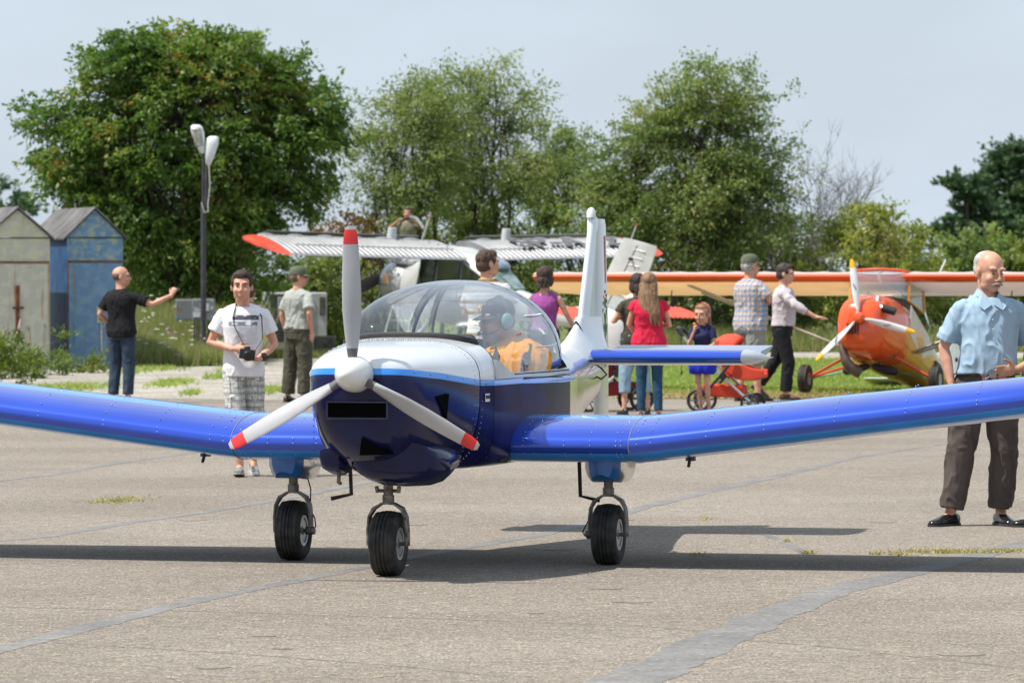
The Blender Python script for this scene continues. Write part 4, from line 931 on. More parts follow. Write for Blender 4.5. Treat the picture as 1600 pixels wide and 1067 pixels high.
# --- baby
bw = cloth('baby_white', (.75,.74,.78))
q = wpt(r, (-.07,-.22,1.19), S_)
person('person', q+Vector((.04,-.0,-.30)), .78, math.radians(200), J(kn_l=(.18,-.25,.8), an_l=(.2,-.1,.5), kn_r=(-.18,-.25,.8), an_r=(-.2,-.1,.5), el_l=(.3,-.1,1.3), wr_l=(.3,-.3,1.35), el_r=(-.3,-.1,1.3), wr_r=(-.3,-.3,1.3), hrot=(.1,0,.3), head=(0,0,1.76)), dict(g=[('shirt','romper',bw,dict(z0=.86,off=.05,sleeve=.9,sr=.10)),('trousers','leggings',bw,dict(len=.9))], shoe=None), 'baby in white romper and white hat held against the dark-haired woman', None, hair='crop', haircol=(.75,.74,.78), child=True, voxel=.009, headscale=1.15, detail=False, girth=1.25)
# --- red blouse woman
red = cloth('red_blouse', (.62,.02,.06)); dkj = cloth('blue_jeans', (.022,.065,.12), vs=9, var=.2)
r, H_, S_ = person('person', gnd(1014, 57), 1.69, math.radians(178), J(hrot=(.1,0,-.1), el_l=(.25,-.06,1.17), wr_l=(.15,-.22,1.04), hd_l=(-.4,-.9,0), el_r=(-.255,-.04,1.15), wr_r=(-.14,-.22,1.17), hd_r=(.3,-1,.1), kn_l=(.09,-.01,.5), an_l=(.10,.03,.09), kn_r=(-.10,-.01,.5), an_r=(-.12,.03,.09)), dict(g=[('shirt','blouse',red,dict(z0=.86,off=.026,sleeve=.26,sr=.082,wr=.012)),('trousers','jeans',dkj,dict(r=(.100,.072,.056),wr=.006))]), 'long-haired woman in red blouse and tight blue jeans with her back turned', None, hair='long', haircol=(.22,.13,.07), female=True, girth=1.18)
# --- girl
nb_ = cloth('navy_child_top', (.02,.022,.075)); skt = cloth('blue_skirt', (.02,.03,.42))
r, H_, S_ = person('person', gnd(1098, 59.5), 1.30, math.radians(-28), J(hrot=(.12,0,.0), el_r=(-.20,-.12,1.13), wr_r=(-.075,-.17,1.40), hd_r=(.15,.1,1), hn_r=(.2,1,0), ht_r=(1,0,0), curl_r=.9, el_l=(.23,-.02,1.17), wr_l=(.08,-.20,1.05), hd_l=(-1,-.2,0), kn_l=(.09,-.02,.5), an_l=(.11,.02,.09), kn_r=(-.08,-.0,.5), an_r=(-.05,.05,.09)), dict(g=[('shirt','top',nb_,dict(z0=.98,off=.012,sleeve=.6,sr=.07))], shoe=(M('child_shoe', (.35,.1,.12), .6), M('sole_white', (.6,.6,.6), .7))), 'girl in navy top, blue bubble skirt and red hairband, eating', None, hair='ponytail', haircol=(.30,.19,.10), child=True, female=True, voxel=.007)
mb = MB(); rs = []
for z, a in ((1.04,.125),(.98,.18),(.88,.225),(.78,.24),(.70,.235),(.665,.20),(.67,.13)):
    rs.append([Vector(((a+.010*math.cos(9*t))*math.sin(t), -(a*.8+.010*math.sin(11*t))*math.cos(t), z+.008*math.sin(7*t)))*S_ for t in [2*PI*i/60 for i in range(60)]])
mb.loft(rs); mb.build('skirt', skt, r, ang=80)
mb = MB(); mb.tube([H_(.084*math.sin(a), -.012+.0*a, .030+.093*math.cos(a)) for a in [math.radians(x) for x in range(-100,101,10)]], .011, 6, flat=.35); mb.build('hairband', redp, r)
q = wpt(r, (-.055,-.20,1.50), S_); held('biscuit', 'small orange biscuit in the hand of the girl', 'biscuit', lambda mb: mb.ball(q, (.022,.012,.018)), M('biscuit', (.62,.25,.05), .8))
# --- plaid shirt man with folded arms
pls = decal_mat('plaid_shirt', None, plaid_fn([(.05,.22,.50),(.46,.30,.20)], 15, 15, .46, .46, (.62,.66,.66), .62, .3)); gsh = cloth('grey_cargo_shorts', (.25,.25,.23))
r, H_, S_ = person('person', gnd(1172, 65.5), 1.95, math.radians(128), J(hrot=(0,0,math.radians(-10)), el_l=(.28,-.08,1.25), wr_l=(.05,-.27,1.24), hd_l=(-1,-.1,.1), hn_l=(0,1,0), ht_l=(0,0,1), el_r=(-.28,-.08,1.24), wr_r=(-.03,-.25,1.20), hd_r=(1,-.1,.1), hn_r=(0,1,0), ht_r=(0,0,1), kn_l=(.12,-.0,.5), an_l=(.14,.05,.09), an_r=(-.12,-.02,.09)), dict(g=[('shirt','shirt',pls,dict(z0=.86,off=.030,sleeve=.75,sr=.078,wr=.012)),('trousers','cargo_shorts',gsh,dict(len=.58,r=(.115,.10,.10),wr=.010))]), 'man in checked shirt, grey cargo shorts and olive cap with folded arms', None, hair='crop', haircol=(.35,.33,.30), cap=capm, girth=1.18, belly=.04)
# --- pale shirt man striding to the right
pk = cloth('pale_shirt', (.56,.50,.53)); 
r, H_, S_ = person('person', gnd(1222, 66.3), 1.83, math.radians(78), J(lean=(0,-.05), hrot=(.05,0,0), el_l=(.24,.0,1.17), sh_l=(.185,-.02,1.44), wr_l=(.24,-.03,.93), el_r=(-.25,-.20,1.25), wr_r=(-.22,-.47,1.10), hd_r=(.0,-1,-.1), hn_r=(0,0,-1), ht_r=(1,0,0), curl_r=.15, kn_l=(.09,.10,.52), an_l=(.10,.33,.20), ft_l=(.1,-1,-.65), kn_r=(-.09,-.10,.50), an_r=(-.09,-.06,.09), ), dict(g=[('shirt','shirt',pk,dict(z0=.98,off=.026,sleeve=1.55,sr=.070,wr=.012)),('trousers','trousers',blk,dict(r=(.108,.084,.074),wr=.010,z1=1.03))], shoe=(M('shoe_brown', (.09,.03,.02), .35), M('sole_dark', (.03,.03,.03), .7))), 'man in pale shirt and black trousers striding with one arm reaching out', None, hair='short', haircol=(.04,.03,.025), girth=1.05, belly=.03)
# --- right hand man in blue shirt
bs_ = cloth('blue_shirt', (.30,.42,.54), var=.05); br_ = cloth('brown_trousers', (.085,.068,.062), vs=8, var=.15)
D_R = 32.6
r, H_, S_ = person('person', gnd(1541, D_R), 1.83, math.radians(8), J(lean=(.03,.01), head=(.0,-.015,1.645), hrot=(.16,.04,math.radians(20)), sh_r=(-.19,0,1.435), el_r=(-.275,.05,1.16), wr_r=(-.235,-.02,.92), hd_r=(.12,-.15,-1), sh_l=(.19,0,1.435), el_l=(.30,.05,1.16), wr_l=(.25,-.02,.92), hip_l=(.09,0,.92), hip_r=(-.10,0,.92), kn_l=(.115,-.01,.50), an_l=(.105,.03,.09), kn_r=(-.17,-.02,.50), an_r=(-.235,.0,.09), ft_r=(-1,-.8,0), ft_l=(.1,-1,0)),
    dict(g=[('shirt','shirt',bs_,dict(z0=.985,off=.022,sleeve=.84,sr=.072,wr=.016,vox=.0075,ws=(7,7,4))),('trousers','trousers',br_,dict(r=(.114,.092,.080),wr=.012,z1=1.05,vox=.008))], shoe=(M('shoe_black_polished', (.014,.013,.014), .18), M('sole_dark', (.03,.03,.03), .7))), 'grey-haired man with moustache in light blue shirt and brown trousers', None, hair='balding', haircol=(.42,.40,.38), voxel=.0065, belly=.055, girth=1.05)
mb = MB(); mb.caps([H_(-.034,-.094,-.060), H_(-.016,-.106,-.052), H_(0,-.1085,-.048), H_(.016,-.106,-.052), H_(.034,-.094,-.060)], [.004,.0085,.0085,.0085,.004], 8); mb.build('moustache', M('grey_moustache', (.28,.26,.24), .9), r)
mb = MB()
for s in (-1,1): mb.add([Vector(q)*S_ for q in ((s*.008,-.128,1.432),(s*.052,-.062,1.515),(s*.080,-.055,1.485),(s*.088,-.122,1.425),(s*.060,-.142,1.398))], [(0,1,2,3,4)]); mb.add([Vector(q)*S_ for q in ((s*.052,-.062,1.515),(s*.058,.05,1.540),(s*.082,.05,1.50),(s*.080,-.055,1.485))], [(0,1,2,3)])
co = mb.build('collar', bs_, r, smooth=False); q = co.modifiers.new('s','SOLIDIFY'); q.thickness = .004
co.location = (.014,0,0)
mb = MB(); 
for i in range(6): mb.ball(Vector((.004+.004*i*.3,-.157-.006*i+(.0 if i<4 else .004),1.40-.062*i))*S_, .006, 8, 6)
mb.build('buttons', M('button', (.45,.5,.55), .4), r)
mb = MB(); mb.tube([Vector((.172*math.sin(a)*1.18+.003, -.005-.122*math.cos(a)*1.14-(.02 if math.cos(a) > 0 else 0), .985))*S_ for a in [2*PI*i/28 for i in range(29)]], .019, 6, flat=.3); bl = mb.build('belt', M('belt_dark', (.02,.016,.012), .5), r); mb = MB(); mb.box(Vector((.0,-.175,.985))*S_, (.05,.012,.036)); mb.build('buckle', alud, bl, bevel=.003)
# --- man reaching in from the right edge
r, H_, S_ = person('person', gnd(1688, D_R-.35), 1.80, math.radians(-62), J(sh_r=(-.16,-.06,1.42), el_r=(-.20,-.13,1.13), wr_r=(-.245,-.335,1.035), hd_r=(-.10,-1,-.08), hn_r=(1,-.1,.0), ht_r=(.1,0,1), curl_r=.16, an_r=(-.22,-.14,.09), kn_r=(-.16,-.10,.5), ft_r=(-.5,-1,0)), dict(g=[('shirt','shirt',cloth('tan_shirt', (.4,.36,.3)),dict(z0=.98,off=.02,sleeve=.7,sr=.072)),('trousers','trousers',br_,dict(r=(.11,.09,.08)))], shoe=(M('shoe_black_polished'), M('sole_dark'))), 'man mostly outside the frame with outstretched bare forearm', None, hair='short', haircol=(.1,.07,.05), voxel=.006, skin=SKT)
# --- pilot
pm = plane.matrix_world if False else Matrix.Translation(plane.location) @ Matrix.Rotation(-TH, 4, 'Z')
base = Vector((.285, .33, .775)); ta = math.radians(20)
def sitf(q):     # recline the torso about the hip
    z = q.z-.93; y = q.y; return Vector((q.x, y*math.cos(ta)+z*math.sin(ta), .93+z*math.cos(ta)-y*math.sin(ta)))
oran = cloth('orange_vest', (.85,.33,.02), vs=8); 
pose = J(sit=sitf, head=(-.125,.13,1.590), hrot=(.03,.0,math.radians(-44)), sh_l=(.165,.18,1.405), sh_r=(-.185,.18,1.405), el_l=(.16,.06,1.17), wr_l=(.03,-.20,1.10), hd_l=(-.2,-1,0), hn_l=(0,0,-1), ht_l=(-1,0,0), el_r=(-.235,.0,1.17), wr_r=(-.19,-.22,1.08), hd_r=(0,-1,0), hn_r=(0,0,-1), ht_r=(1,0,0), hip_l=(.09,-.02,.93), kn_l=(.12,-.42,1.0), an_l=(.12,-.75,.84), hip_r=(-.09,-.02,.93), kn_r=(-.12,-.42,1.0), an_r=(-.12,-.75,.84))
HP = 1.70; PS = HP/1.78
locp = pm @ (base-Vector((0,0,.93*PS)))
r, H_, S_ = person('person', locp, HP, -TH, pose, dict(g=[('shirt','vest',oran,dict(z0=.88,off=.028,sleeve=.62,sr=.066,wr=.008,z1=1.49)),('trousers','trousers',blk,dict(len=.9))]), 'pilot in orange vest, dark cap and green headset looking down inside the canopy', None, hair='crop', haircol=(.20,.18,.17), cap=M('pilot_cap', (.022,.024,.034), .8, 0, .1), voxel=.0065, girth=1.05, headscale=.93)
HRp = Euler(pose['hrot']).to_matrix()
hs = empty('headset'); 
hs.parent = r
for s in (-1,1):
    mb = MB(); mb.ball(H_(s*.100,.012,-.005), (.024*S_,.040*S_,.050*S_), 20, 14, HRp); e_ = mb.build('ear_cup', M('headset_green', (.22,.40,.34), .35), hs)
    mb = MB(); mb.ball(H_(s*.084,.010,-.008), (.018*S_,.044*S_,.055*S_), 20, 12, HRp); mb.build('ear_cushion', black, e_)
mb = MB(); mb.tube([H_(.105*math.sin(a), .016, -.0+.138*math.cos(a)) for a in [math.radians(x) for x in range(-88,89,8)]], .010, 8, flat=.5); mb.build('headband', black, hs)
mb = MB(); mb.tube([H_(.10,-.02,-.03), H_(.098,-.07,-.065), H_(.06,-.105,-.078), H_(.02,-.125,-.075)], .004, 6); mb.ball(H_(.015,-.128,-.073), .013, 10, 8); mb.build('microphone', black, hs)
mb = MB(); mb.ball(H_(-.0,-.040,-.090), (.050*S_,.056*S_,.034*S_), 18, 12, HRp); mb.ball(H_(0,-.072,-.086), (.032*S_,.028*S_,.028*S_), 14, 10, HRp); mb.caps([H_(-.03,-.093,-.058), H_(0,-.106,-.052), H_(.03,-.093,-.058)], [.005,.009,.005], 8); mb.build('beard', M('grey_beard', (.36,.33,.31), .85, 0, .25, 60), r)
mb = MB()
for s in (-1,1): mb.tube([H_(s*.031+.022*math.sin(a), -.104, .004+.017*math.cos(a)) for a in [2*PI*i/14 for i in range(15)]], .0018, 5); mb.tube([H_(s*.053,-.102,.006), H_(s*.08,-.01,.008)], .0018, 5)
mb.build('spectacles', M('wire', (.3,.3,.3), .3, .8), r)
mb = MB(); mb.add([H_(-.018,-.116,.062), H_(.000,-.118,.088), H_(.016,-.114,.080), H_(.006,-.120,.056)], [(0,1,2,3)]); mb.add([H_(-.022,-.116,.050), H_(.018,-.116,.050), H_(.012,-.118,.060), H_(-.014,-.118,.060)], [(0,1,2,3)]); eo = mb.build('cap_badge', yelp, r); q = eo.modifiers.new('s','SOLIDIFY'); q.thickness = .004
mb = MB()
for s in (-1,1): mb.tube([sitf(Vector(p_))*S_ for p_ in ((s*.09,-.10,1.44),(s*.095,-.16,1.32),(s*.085,-.155,1.15),(s*.07,-.15,1.0))], .022, 6, flat=.25)
mb.build('harness', M('harness_black', (.03,.03,.035), .8), r)
# ------------------------------------------------------------------ silver high-wing airplane, seen from behind
T2 = math.radians(-11)
wil = empty('high_wing_airplane', ((690-800)/F*100, 100, -.13), rot=(T2, 0, math.radians(222)))
tag(wil, 'silver high-wing airplane with ribbed wing and red wing tips, tail towards the camera', 'airplane')
silv = M('silver_skin', (.52,.53,.54), .35, .55, .06, 3); silv2 = M('silver_paint', (.50,.51,.50), .45, .1, .10, 2.5)
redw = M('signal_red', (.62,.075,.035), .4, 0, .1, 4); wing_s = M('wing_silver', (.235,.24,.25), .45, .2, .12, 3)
AFW = airfoil(14, .12, .03); NW = len(AFW)
def wilsec(s, z0, y0=-.5, ch=1.4, cor=0., tw=math.radians(4)):
    r = []
    for x, z in AFW:
        q = cor*(1 if z > 0 and .16 < x < .985 else 0)
        r.append(Vector((s, y0+x*ch, z0+z*ch+q-x*ch*math.sin(tw))))
    return r
for sd in (-1,1):
    mb = MB(); rs = []; n = 230
    for i in range(n+1):
        s = .45+4.60*i/n; cor = .015 if (i % 7) in (0,1,2) else -.006
        rs.append(wilsec(sd*s*(.93 if sd < 0 else 1), 2.45+.02*s, cor=cor))
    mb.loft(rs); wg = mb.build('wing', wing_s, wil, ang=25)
    mb = MB(); mb.tube([(sd*.5, .86, 2.40-.04),(sd*4.66,.86,2.49-.05)], .012, 4); mb.tube([(sd*.5, .45, 2.53-.028),(sd*4.66,.45,2.62-.038)], .007, 4); mb.build('flap_hinge', dark, wg)
    mb = MB(); rs = []
    for t, y0, ch in ((5.05,-.5,1.4),(5.17,-.48,1.37),(5.30,-.40,1.26),(5.41,-.24,1.05),(5.47,0,.75)): rs.append(wilsec(sd*t*(.93 if sd < 0 else 1), 2.45+.02*t, y0, ch))
    mb.loft(rs); mb.build('wing_tip', redw, wg, ang=60)
    mb = MB(); mb.loft([[Vector((sd*s, y, z+.02*s)) for y, z in ((-.64,2.49),(-.58,2.55),(-.46,2.60),(-.36,2.60),(-.46,2.575),(-.58,2.52))] for s in (.7, 4.65)]); mb.build('slat', [M('slat_dark', (.10,.105,.10), .5, .3, .1)], wg, ang=30)
    for i in range(5 if sd < 0 else 6):
        mb = MB(); s = 1.0+i*.76; mb.ball((sd*s,-.28,2.525+.02*s), (.22,.13,.05), 14, 8); mb.build('slat_fairing', wing_s, wg)
    mb = MB(); mb.tube([(sd*1.55,-.25,2.5),(sd*1.55,-.28,2.80)], [.11,.085], 14); mb.build('fuel_funnel' if sd > 0 else 'air_scoop', M('funnel_white', (.55,.57,.58), .4), wg)
def boxsec(y, w, z0, z1, e=3., n=28):
    r = []
    for i in range(n):
        a = 2*PI*i/n; r.append(Vector((w*math.copysign(abs(math.sin(a))**(2/e), math.sin(a)), y, (z0+z1)/2-(z1-z0)/2*math.copysign(abs(math.cos(a))**(2/e), math.cos(a)))))
    return r
mb = MB(); mb.loft([boxsec(*c) for c in ((-1.15,.42,.92,1.95,2.4),(-.9,.50,.90,2.0,2.6),(-.5,.58,.88,2.20,3),(-.45,.58,.88,2.42,3.2),(.2,.60,.90,2.50,3.4),(.9,.52,1.0,2.44,3.2),(1.5,.40,1.15,2.22,2.8),(2.0,.27,1.35,1.98,2.3),(3.0,.20,1.48,1.92,2.1),(4.6,.13,1.60,1.92,2),(5.45,.08,1.66,1.9,2))]); wf = mb.build('fuselage', silv2, wil, ang=45)
gd = M('window_dark', (.018,.022,.02), .08, 0, .6, 3, c2=(.05,.065,.04), coat=.5)
mb = MB()
for s in (-1,1):
    mb.add([(s*.612,-.40,1.45),(s*.612,-.30,2.38),(s*.622,.10,2.40),(s*.622,.16,1.40)], [(0,1,2,3)]); mb.add([(s*.625,.24,1.38),(s*.622,.20,2.40),(s*.575,.80,2.34),(s*.58,.84,1.50)], [(0,1,2,3)]); mb.add([(s*.560,.90,1.50),(s*.555,.88,2.30),(s*.44,1.42,2.08),(s*.48,1.2,1.62)], [(0,1,2,3)])
wn = mb.build('side_windows', gd, wf, smooth=False); q = wn.modifiers.new('s','SOLIDIFY'); q.thickness = .03; q.offset = 0
mb = MB(); mb.ball((0,1.15,2.33), (.33,.42,.13), 20, 10); mb.build('roof_window', M('roof_window_blue', (.18,.26,.33), .1, 0, .3, 4, coat=1.), wf)
mb = MB(); mb.add([(.24,1.35,2.30),(-.24,1.35,2.30),(-.14,2.05,1.99),(.14,2.05,1.99)], [(0,1,2,3)]); mb.add([(.25,1.35,2.29),(.15,2.05,1.98),(.29,1.95,1.68),(.42,1.45,1.68)], [(0,1,2,3)]); w3 = mb.build('rear_window', M('rear_glass_green', (.14,.20,.19), .1, 0, .5, 6, coat=1.), wf, smooth=False); q = w3.modifiers.new('s','SOLIDIFY'); q.thickness = .03; q.offset = 0
mb = MB(); mb.lathe([(-1.80,.10),(-1.83,.34),(-1.78,.42),(-1.6,.475),(-1.3,.49),(-1.12,.47),(-1.1,.40)], 36, 'y', (0,0,1.42)); ck = mb.build('engine_cowl', silv, wil, ang=50)
mb = MB(); mb.box((.488,-1.5,1.52), (.02,.16,.20)); mb.build('cowl_placard', M('placard_orange', (.70,.42,.22), .5), ck, bevel=.004)
mb = MB(); mb.box((.12,-1.2,1.93), (.5,.7,.12), (.1,0,0)); mb.build('open_cowl_flap', M('flap_grey', (.33,.34,.36), .5), ck, bevel=.03)
mb = MB(); mb.lathe([(-2.10,.01),(-2.08,.06),(-2.0,.10),(-1.85,.12)], 20, 'y', (0,0,1.50)); sp = mb.build('spinner', redw, wil)
for an in (200, 20):
    mb = MB(); rs = []
    for r, ch in ((.05,.05),(.2,.09),(.5,.11),(.8,.10),(.92,.08),(1.0,.03)): rs.append([Vector((ch*math.cos(a), -2.0+.02*math.sin(a)+.4*ch*math.cos(a), r)) for a in [2*PI*i/10 for i in range(10)]])
    mb.loft(rs, mf=lambda i, j: 1 if i >= 3 else 0); b_ = mb.build('propeller_blade', [M('blade_black', (.05,.04,.035), .5), yelp], wil); b_.location = (0,0,1.50); b_.rotation_euler = (0, math.radians(an-90+180), 0)
    b_.data.transform(Matrix.Rotation(0, 4, 'Y'))
mb = MB(); rs = []
for z, y0, y1 in ((1.75,3.80,5.30),(2.2,4.20,5.40),(2.9,4.53,5.63),(3.50,4.80,5.80),(3.57,4.85,5.79)): rs.append([Vector((x, y0+(y1-y0)*t, z)) for x, t in ((0,0),(.03,.08),(.05,.3),(.04,.65),(.006,1),(-.006,1),(-.04,.65),(-.05,.3),(-.03,.08))])
mb.loft(rs); wfin = mb.build('fin', silv2, wil, ang=60)
for i in range(7):
    for s in (1,):
        mb = MB(); z = 2.45+i*.16; y = 4.78+(z-2.2)*.38; mb.tube([(s*.05,y,z),(s*.046,y+.30,z)], .010, 4); mb.build('rib', M('rib_white', (.7,.7,.7), .5), wfin)
mb = MB(); mb.tube([(.052,4.67,2.2),(.05,5.30,3.5)], .008, 4); mb.tube([(.06,5.2,3.2),(.14,5.22,3.22)], .03, 6); mb.build('rudder_hinge', dark, wfin)
for sd in (-1,1):
    mb = MB(); rs = []; n = 60
    for i in range(n+1):
        s = .1+1.75*i/n; c = .010*(1 if i % 4 < 2 else -1); y0 = 4.45+.10*s; rs.append([Vector((sd*s, y0, 2.10)), Vector((sd*s, y0+.12, 2.15+c)), Vector((sd*s, y0+.95, 2.10+c)), Vector((sd*s, y0+.95, 2.09)), Vector((sd*s, y0+.12, 2.05))])
    mb.loft(rs, mf=lambda i, j: 1 if i > 26 else 0); mb.build('tailplane', [silv2, redw], wil, ang=25)
for sd in (-1,1):
    g = empty('main_gear'); g.parent = wil
    mb = MB(); mb.tube([(sd*.45,.1,1.0),(sd*1.25,.2,.42)], .05, 8); mb.tube([(sd*.5,-.3,1.0),(sd*1.25,.18,.45)], .035, 8); mb.build('gear_leg', silv2, g); wheel(g, (sd*1.38,.2,.36), .32, .2, .14)
mb = MB(); mb.tube([(0,5.3,1.7),(0,5.5,1.42)], .03, 8); mb.build('tail_strut', silv2, wil)
g = empty('tail_wheel'); g.parent = wil; wheel(g, (0,5.55,1.34), .13, .08, .06)
for x, y, h in ((.9,-.1,.55),(-4.5,.3,.5)):
    mb = MB(); mb.tube([(x,y,2.5),(x-.06,y+.10,2.5+h)], .014, 6, m=0); mb.tube([(x-.06,y+.10,2.5+h),(x-.07,y+.115,2.56+h)], .016, 6, m=1); mb.build('aerial', [M('aerial_white', (.55,.55,.55), .4), redw], wil)
dk = M('letter_grey', (.11,.115,.12), .6)
def wtext(s, xs, size):
    o = text(s, 'lettering', size, dk, wil, (xs, .24, 0), (0, 0, PI), .006, 1.3, True)
    for v in o.data.vertices:      # lay the letters on the curved upper skin
        xc = min(1, max(0, (.24-v.co.y+.5)/1.4)); af = max(z for x, z in AFW if abs(x-xc) < .09)
        up = [q for q in AFW if q[1] > 0]; up.sort(); z = af
        for p, q in zip(up[:-1], up[1:]):
            if p[0] <= xc <= q[0]: z = p[1]+(q[1]-p[1])*(xc-p[0])/max(1e-6, q[0]-p[0])
        v.co.z += 2.45+.02*abs(xs-v.co.x*1.3)/.93+z*1.4-xc*1.4*math.sin(math.radians(4))+.062
wtext('SP-A', -2.3, .78); wtext('Z', -4.1, .78)
# ------------------------------------------------------------------ orange taildragger
org = M('orange_paint', (.78,.095,.015), .22, 0, .06, 3, coat=.7); wfab = M('white_fabric', (.74,.74,.74), .5, 0, .06, 3); wtop = M('wing_fabric_white', (.80,.78,.76), .5, 0, .04, 3, trans=.55)
tanf = M('translucent_fabric', (.98,.66,.36), .6, 0, .06, 2.5, trans=.62); pinkf = M('pale_fabric', (.72,.62,.60), .6, 0, .06, 2.5, trans=.4)
yfab = M('amber_paint', (.80,.36,.04), .35, 0, .1, 3, coat=.3)
T3 = math.radians(-10.5)
ora = empty('ultralight_airplane', (5.17, 68.3, -.12), rot=(T3, 0, math.radians(-20)))
tag(ora, 'orange and white high-wing tailwheel airplane with three-blade white propeller parked on the grass', 'airplane')
AFO = airfoil(14, .135, .03)
def owm(i, j):
    x = (AFO[j][0]+AFO[(j+1)%len(AFO)][0])/2; z = (AFO[j][1]+AFO[(j+1)%len(AFO)][1])/2
    if z > 0: return 1 if x > .012 else 0
    return 0 if x < .11 else 2
for sd in (-1,1):
    mb = MB(); rs = []; n = 36
    for i in range(n+1):
        s = .02+5.1*i/n; sag = .012*(1 if i % 3 == 0 else 0); k_ = 1 if s < 4.7 else 1-(s-4.7)*.35
        rs.append([Vector((sd*s, -.50+x*1.32*k_, 1.74+z*1.32+(sag if z > 0 and x > .12 else 0)-x*.04)) for x, z in AFO])
    mb.loft(rs, mf=owm); ow = mb.build('wing', [org, wtop, tanf if sd < 0 else pinkf], ora, ang=50)
    for s in (1.7,3.3):
        mb = MB(); mb.tube([(sd*s,.35,1.69),(sd*s,.33,1.60)], .01, 5); mb.build('inspection_peg', steel, ow)
    mb = MB(); mb.tube([(sd*.42,-.05,.74),(sd*2.9,-.15,1.68)], .034, 8, flat=.6); mb.build('wing_strut', M('strut_alloy', (.42,.40,.37), .4, .4), ora)
    mb = MB(); mb.tube([(sd*.42,.15,.76),(sd*2.9,.5,1.68)], .026, 8, flat=.6); mb.build('wing_strut', M('strut_alloy'), ora)
mb = MB(); mb.loft([[Vector((x, y, 1.845+z)) for x, z in ((-.42,0),(.42,0),(.42,.006),(-.42,.006))] for y in (-.30,.45)]); mb.build('roof_panel', M('roof_dark', (.06,.08,.13), .15, coat=.6), ora)
mb = MB(); mb.tube([(.62,.3,1.85),(.74,.28,2.12)], .012, 6); mb.build('aerial', wfab, ora)
mb = MB(); mb.loft([boxsec(*c) for c in ((-1.47,.14,.78,1.08,2.2),(-1.45,.22,.68,1.17,2.4),(-1.39,.295,.59,1.25,2.8),(-1.15,.35,.53,1.34,3.1),(-.85,.39,.50,1.41,3.1),(-.48,.43,.49,1.44,2.8))]); oc = mb.build('cowling', org, ora, ang=60)
for i in range(5):
    mb = MB(); mb.box((-.13+i*.038,-1.452,.83), (.017,.07,.15)); mb.build('cooling_slot', dark, oc)
mb = MB(); mb.tube([(.20,-1.10,1.30),(.21,-1.22,1.30),(.21,-1.24,1.18),(.33,-1.28,1.14)], [.03,.03,.05,.04], 10, m=0); mb.tube([(.30,-1.28,1.15),(.48,-1.26,1.10)], .055, 12, m=1); mb.build('air_filter', [alud, black], ora)
mb = MB(); mb.tube([(-.30,-1.15,.80),(-.27,-1.20,.60),(-.20,-1.22,.42),(-.14,-1.18,.33),(-.02,-1.10,.27)], [.045,.05,.07,.085,.08], 14); mb.build('exhaust', M('exhaust_brown', (.11,.085,.07), .45, .5, .3, 12), ora)
om = lambda i, j: 2 if (i < 1) else (1 if (7 < j < 20 and i >= 1) else 0)
mb = MB(); mb.loft([boxsec(*c) for c in ((-.48,.43,.49,1.42,3),(-.3,.43,.49,1.42,3.2),(.45,.42,.50,1.40,3.2),(1.2,.33,.52,1.30,3),(2.4,.19,.56,1.10,2.8),(3.6,.08,.62,.98,2.4),(4.0,.04,.66,.94,2.2))], mf=om); of = mb.build('fuselage', [yfab, wfab, org], ora, ang=45)
mb = MB(); mb.loft([[Vector(p) for p in ((s*.36,-.60,1.42),(s*.20,-.70,1.44),(0,-.73,1.45))][::1] if False else [Vector((.41*math.sin(a)*(1 if z < 1.6 else .98), y-.16*math.cos(a)*k_, z+.03*math.cos(a))) for a in [math.radians(q) for q in range(-90,91,10)]] for z, y, k_ in ((1.40,-.46,1),(1.55,-.44,1),(1.68,-.42,.95),(1.80,-.40,.9))] , closed=False, c0=False, c1=False); mb.build('windscreen', glass('windscreen_glass', (.75,.82,.88), 2.2, .02, .12), ora, ang=180)
mb = MB(); mb.tube([Vector((.415*math.sin(a), -.40-.145*math.cos(a), 1.80+.03*math.cos(a))) for a in [math.radians(q) for q in range(-90,91,10)]], .018, 8); mb.build('windscreen_frame', org, ora)
for s in (-1,1):
    mb = MB(); mb.add([(s*.425,-.42,1.40),(s*.42,-.36,1.76),(s*.40,.40,1.70),(s*.42,.42,1.38)], [(0,1,2,3)]); mb.build('door_window', glass('door_glass', (.72,.76,.55), 1.6, .03, .18), ora, smooth=False)
    mb = MB(); mb.add([(s*.415,.46,1.38),(s*.40,.44,1.70),(s*.24,1.05,1.62),(s*.33,1.15,1.28)], [(0,1,2,3)]); mb.build('rear_window', glass('door_glass'), ora, smooth=False)
    mb = MB(); mb.tube([(s*.425,-.44,1.40),(s*.42,-.38,1.78)], .016, 6); mb.tube([(s*.425,.43,1.38),(s*.405,.41,1.72)], .016, 6); mb.tube([(s*.425,-.44,1.41),(s*.425,.43,1.38)], .012, 6); mb.build('door_frame', yfab, ora)
mb = MB(); mb.box((0,-.52,1.455), (.5,.2,.012), (.1,0,0)); mb.build('paper_sheet', M('paper_white', (.8,.8,.8), .6), ora)
mb = MB(); mb.box((.0,.1,1.25), (.6,.4,.5)); mb.build('seat', M('seat_grey', (.15,.15,.15), .8), ora, bevel=.05)
mb = MB(); mb.add([(.438,-.30,.95),(.436,-.30,1.36),(.38,.9,1.14),(.30,1.5,.98),(.41,.5,.75)], [(0,1,2,3,4)]); fl = mb.build('white_flash', wfab, of, smooth=False); q = fl.modifiers.new('s','SOLIDIFY'); q.thickness = .012
text('SP-YSCI', 'registration', .20, M('reg_dark', (.07,.07,.06), .5), of, (.268,1.86,.83), (PI/2,0,PI/2+math.radians(6.5)), .02, .75, True)
mb = MB(); rs = []
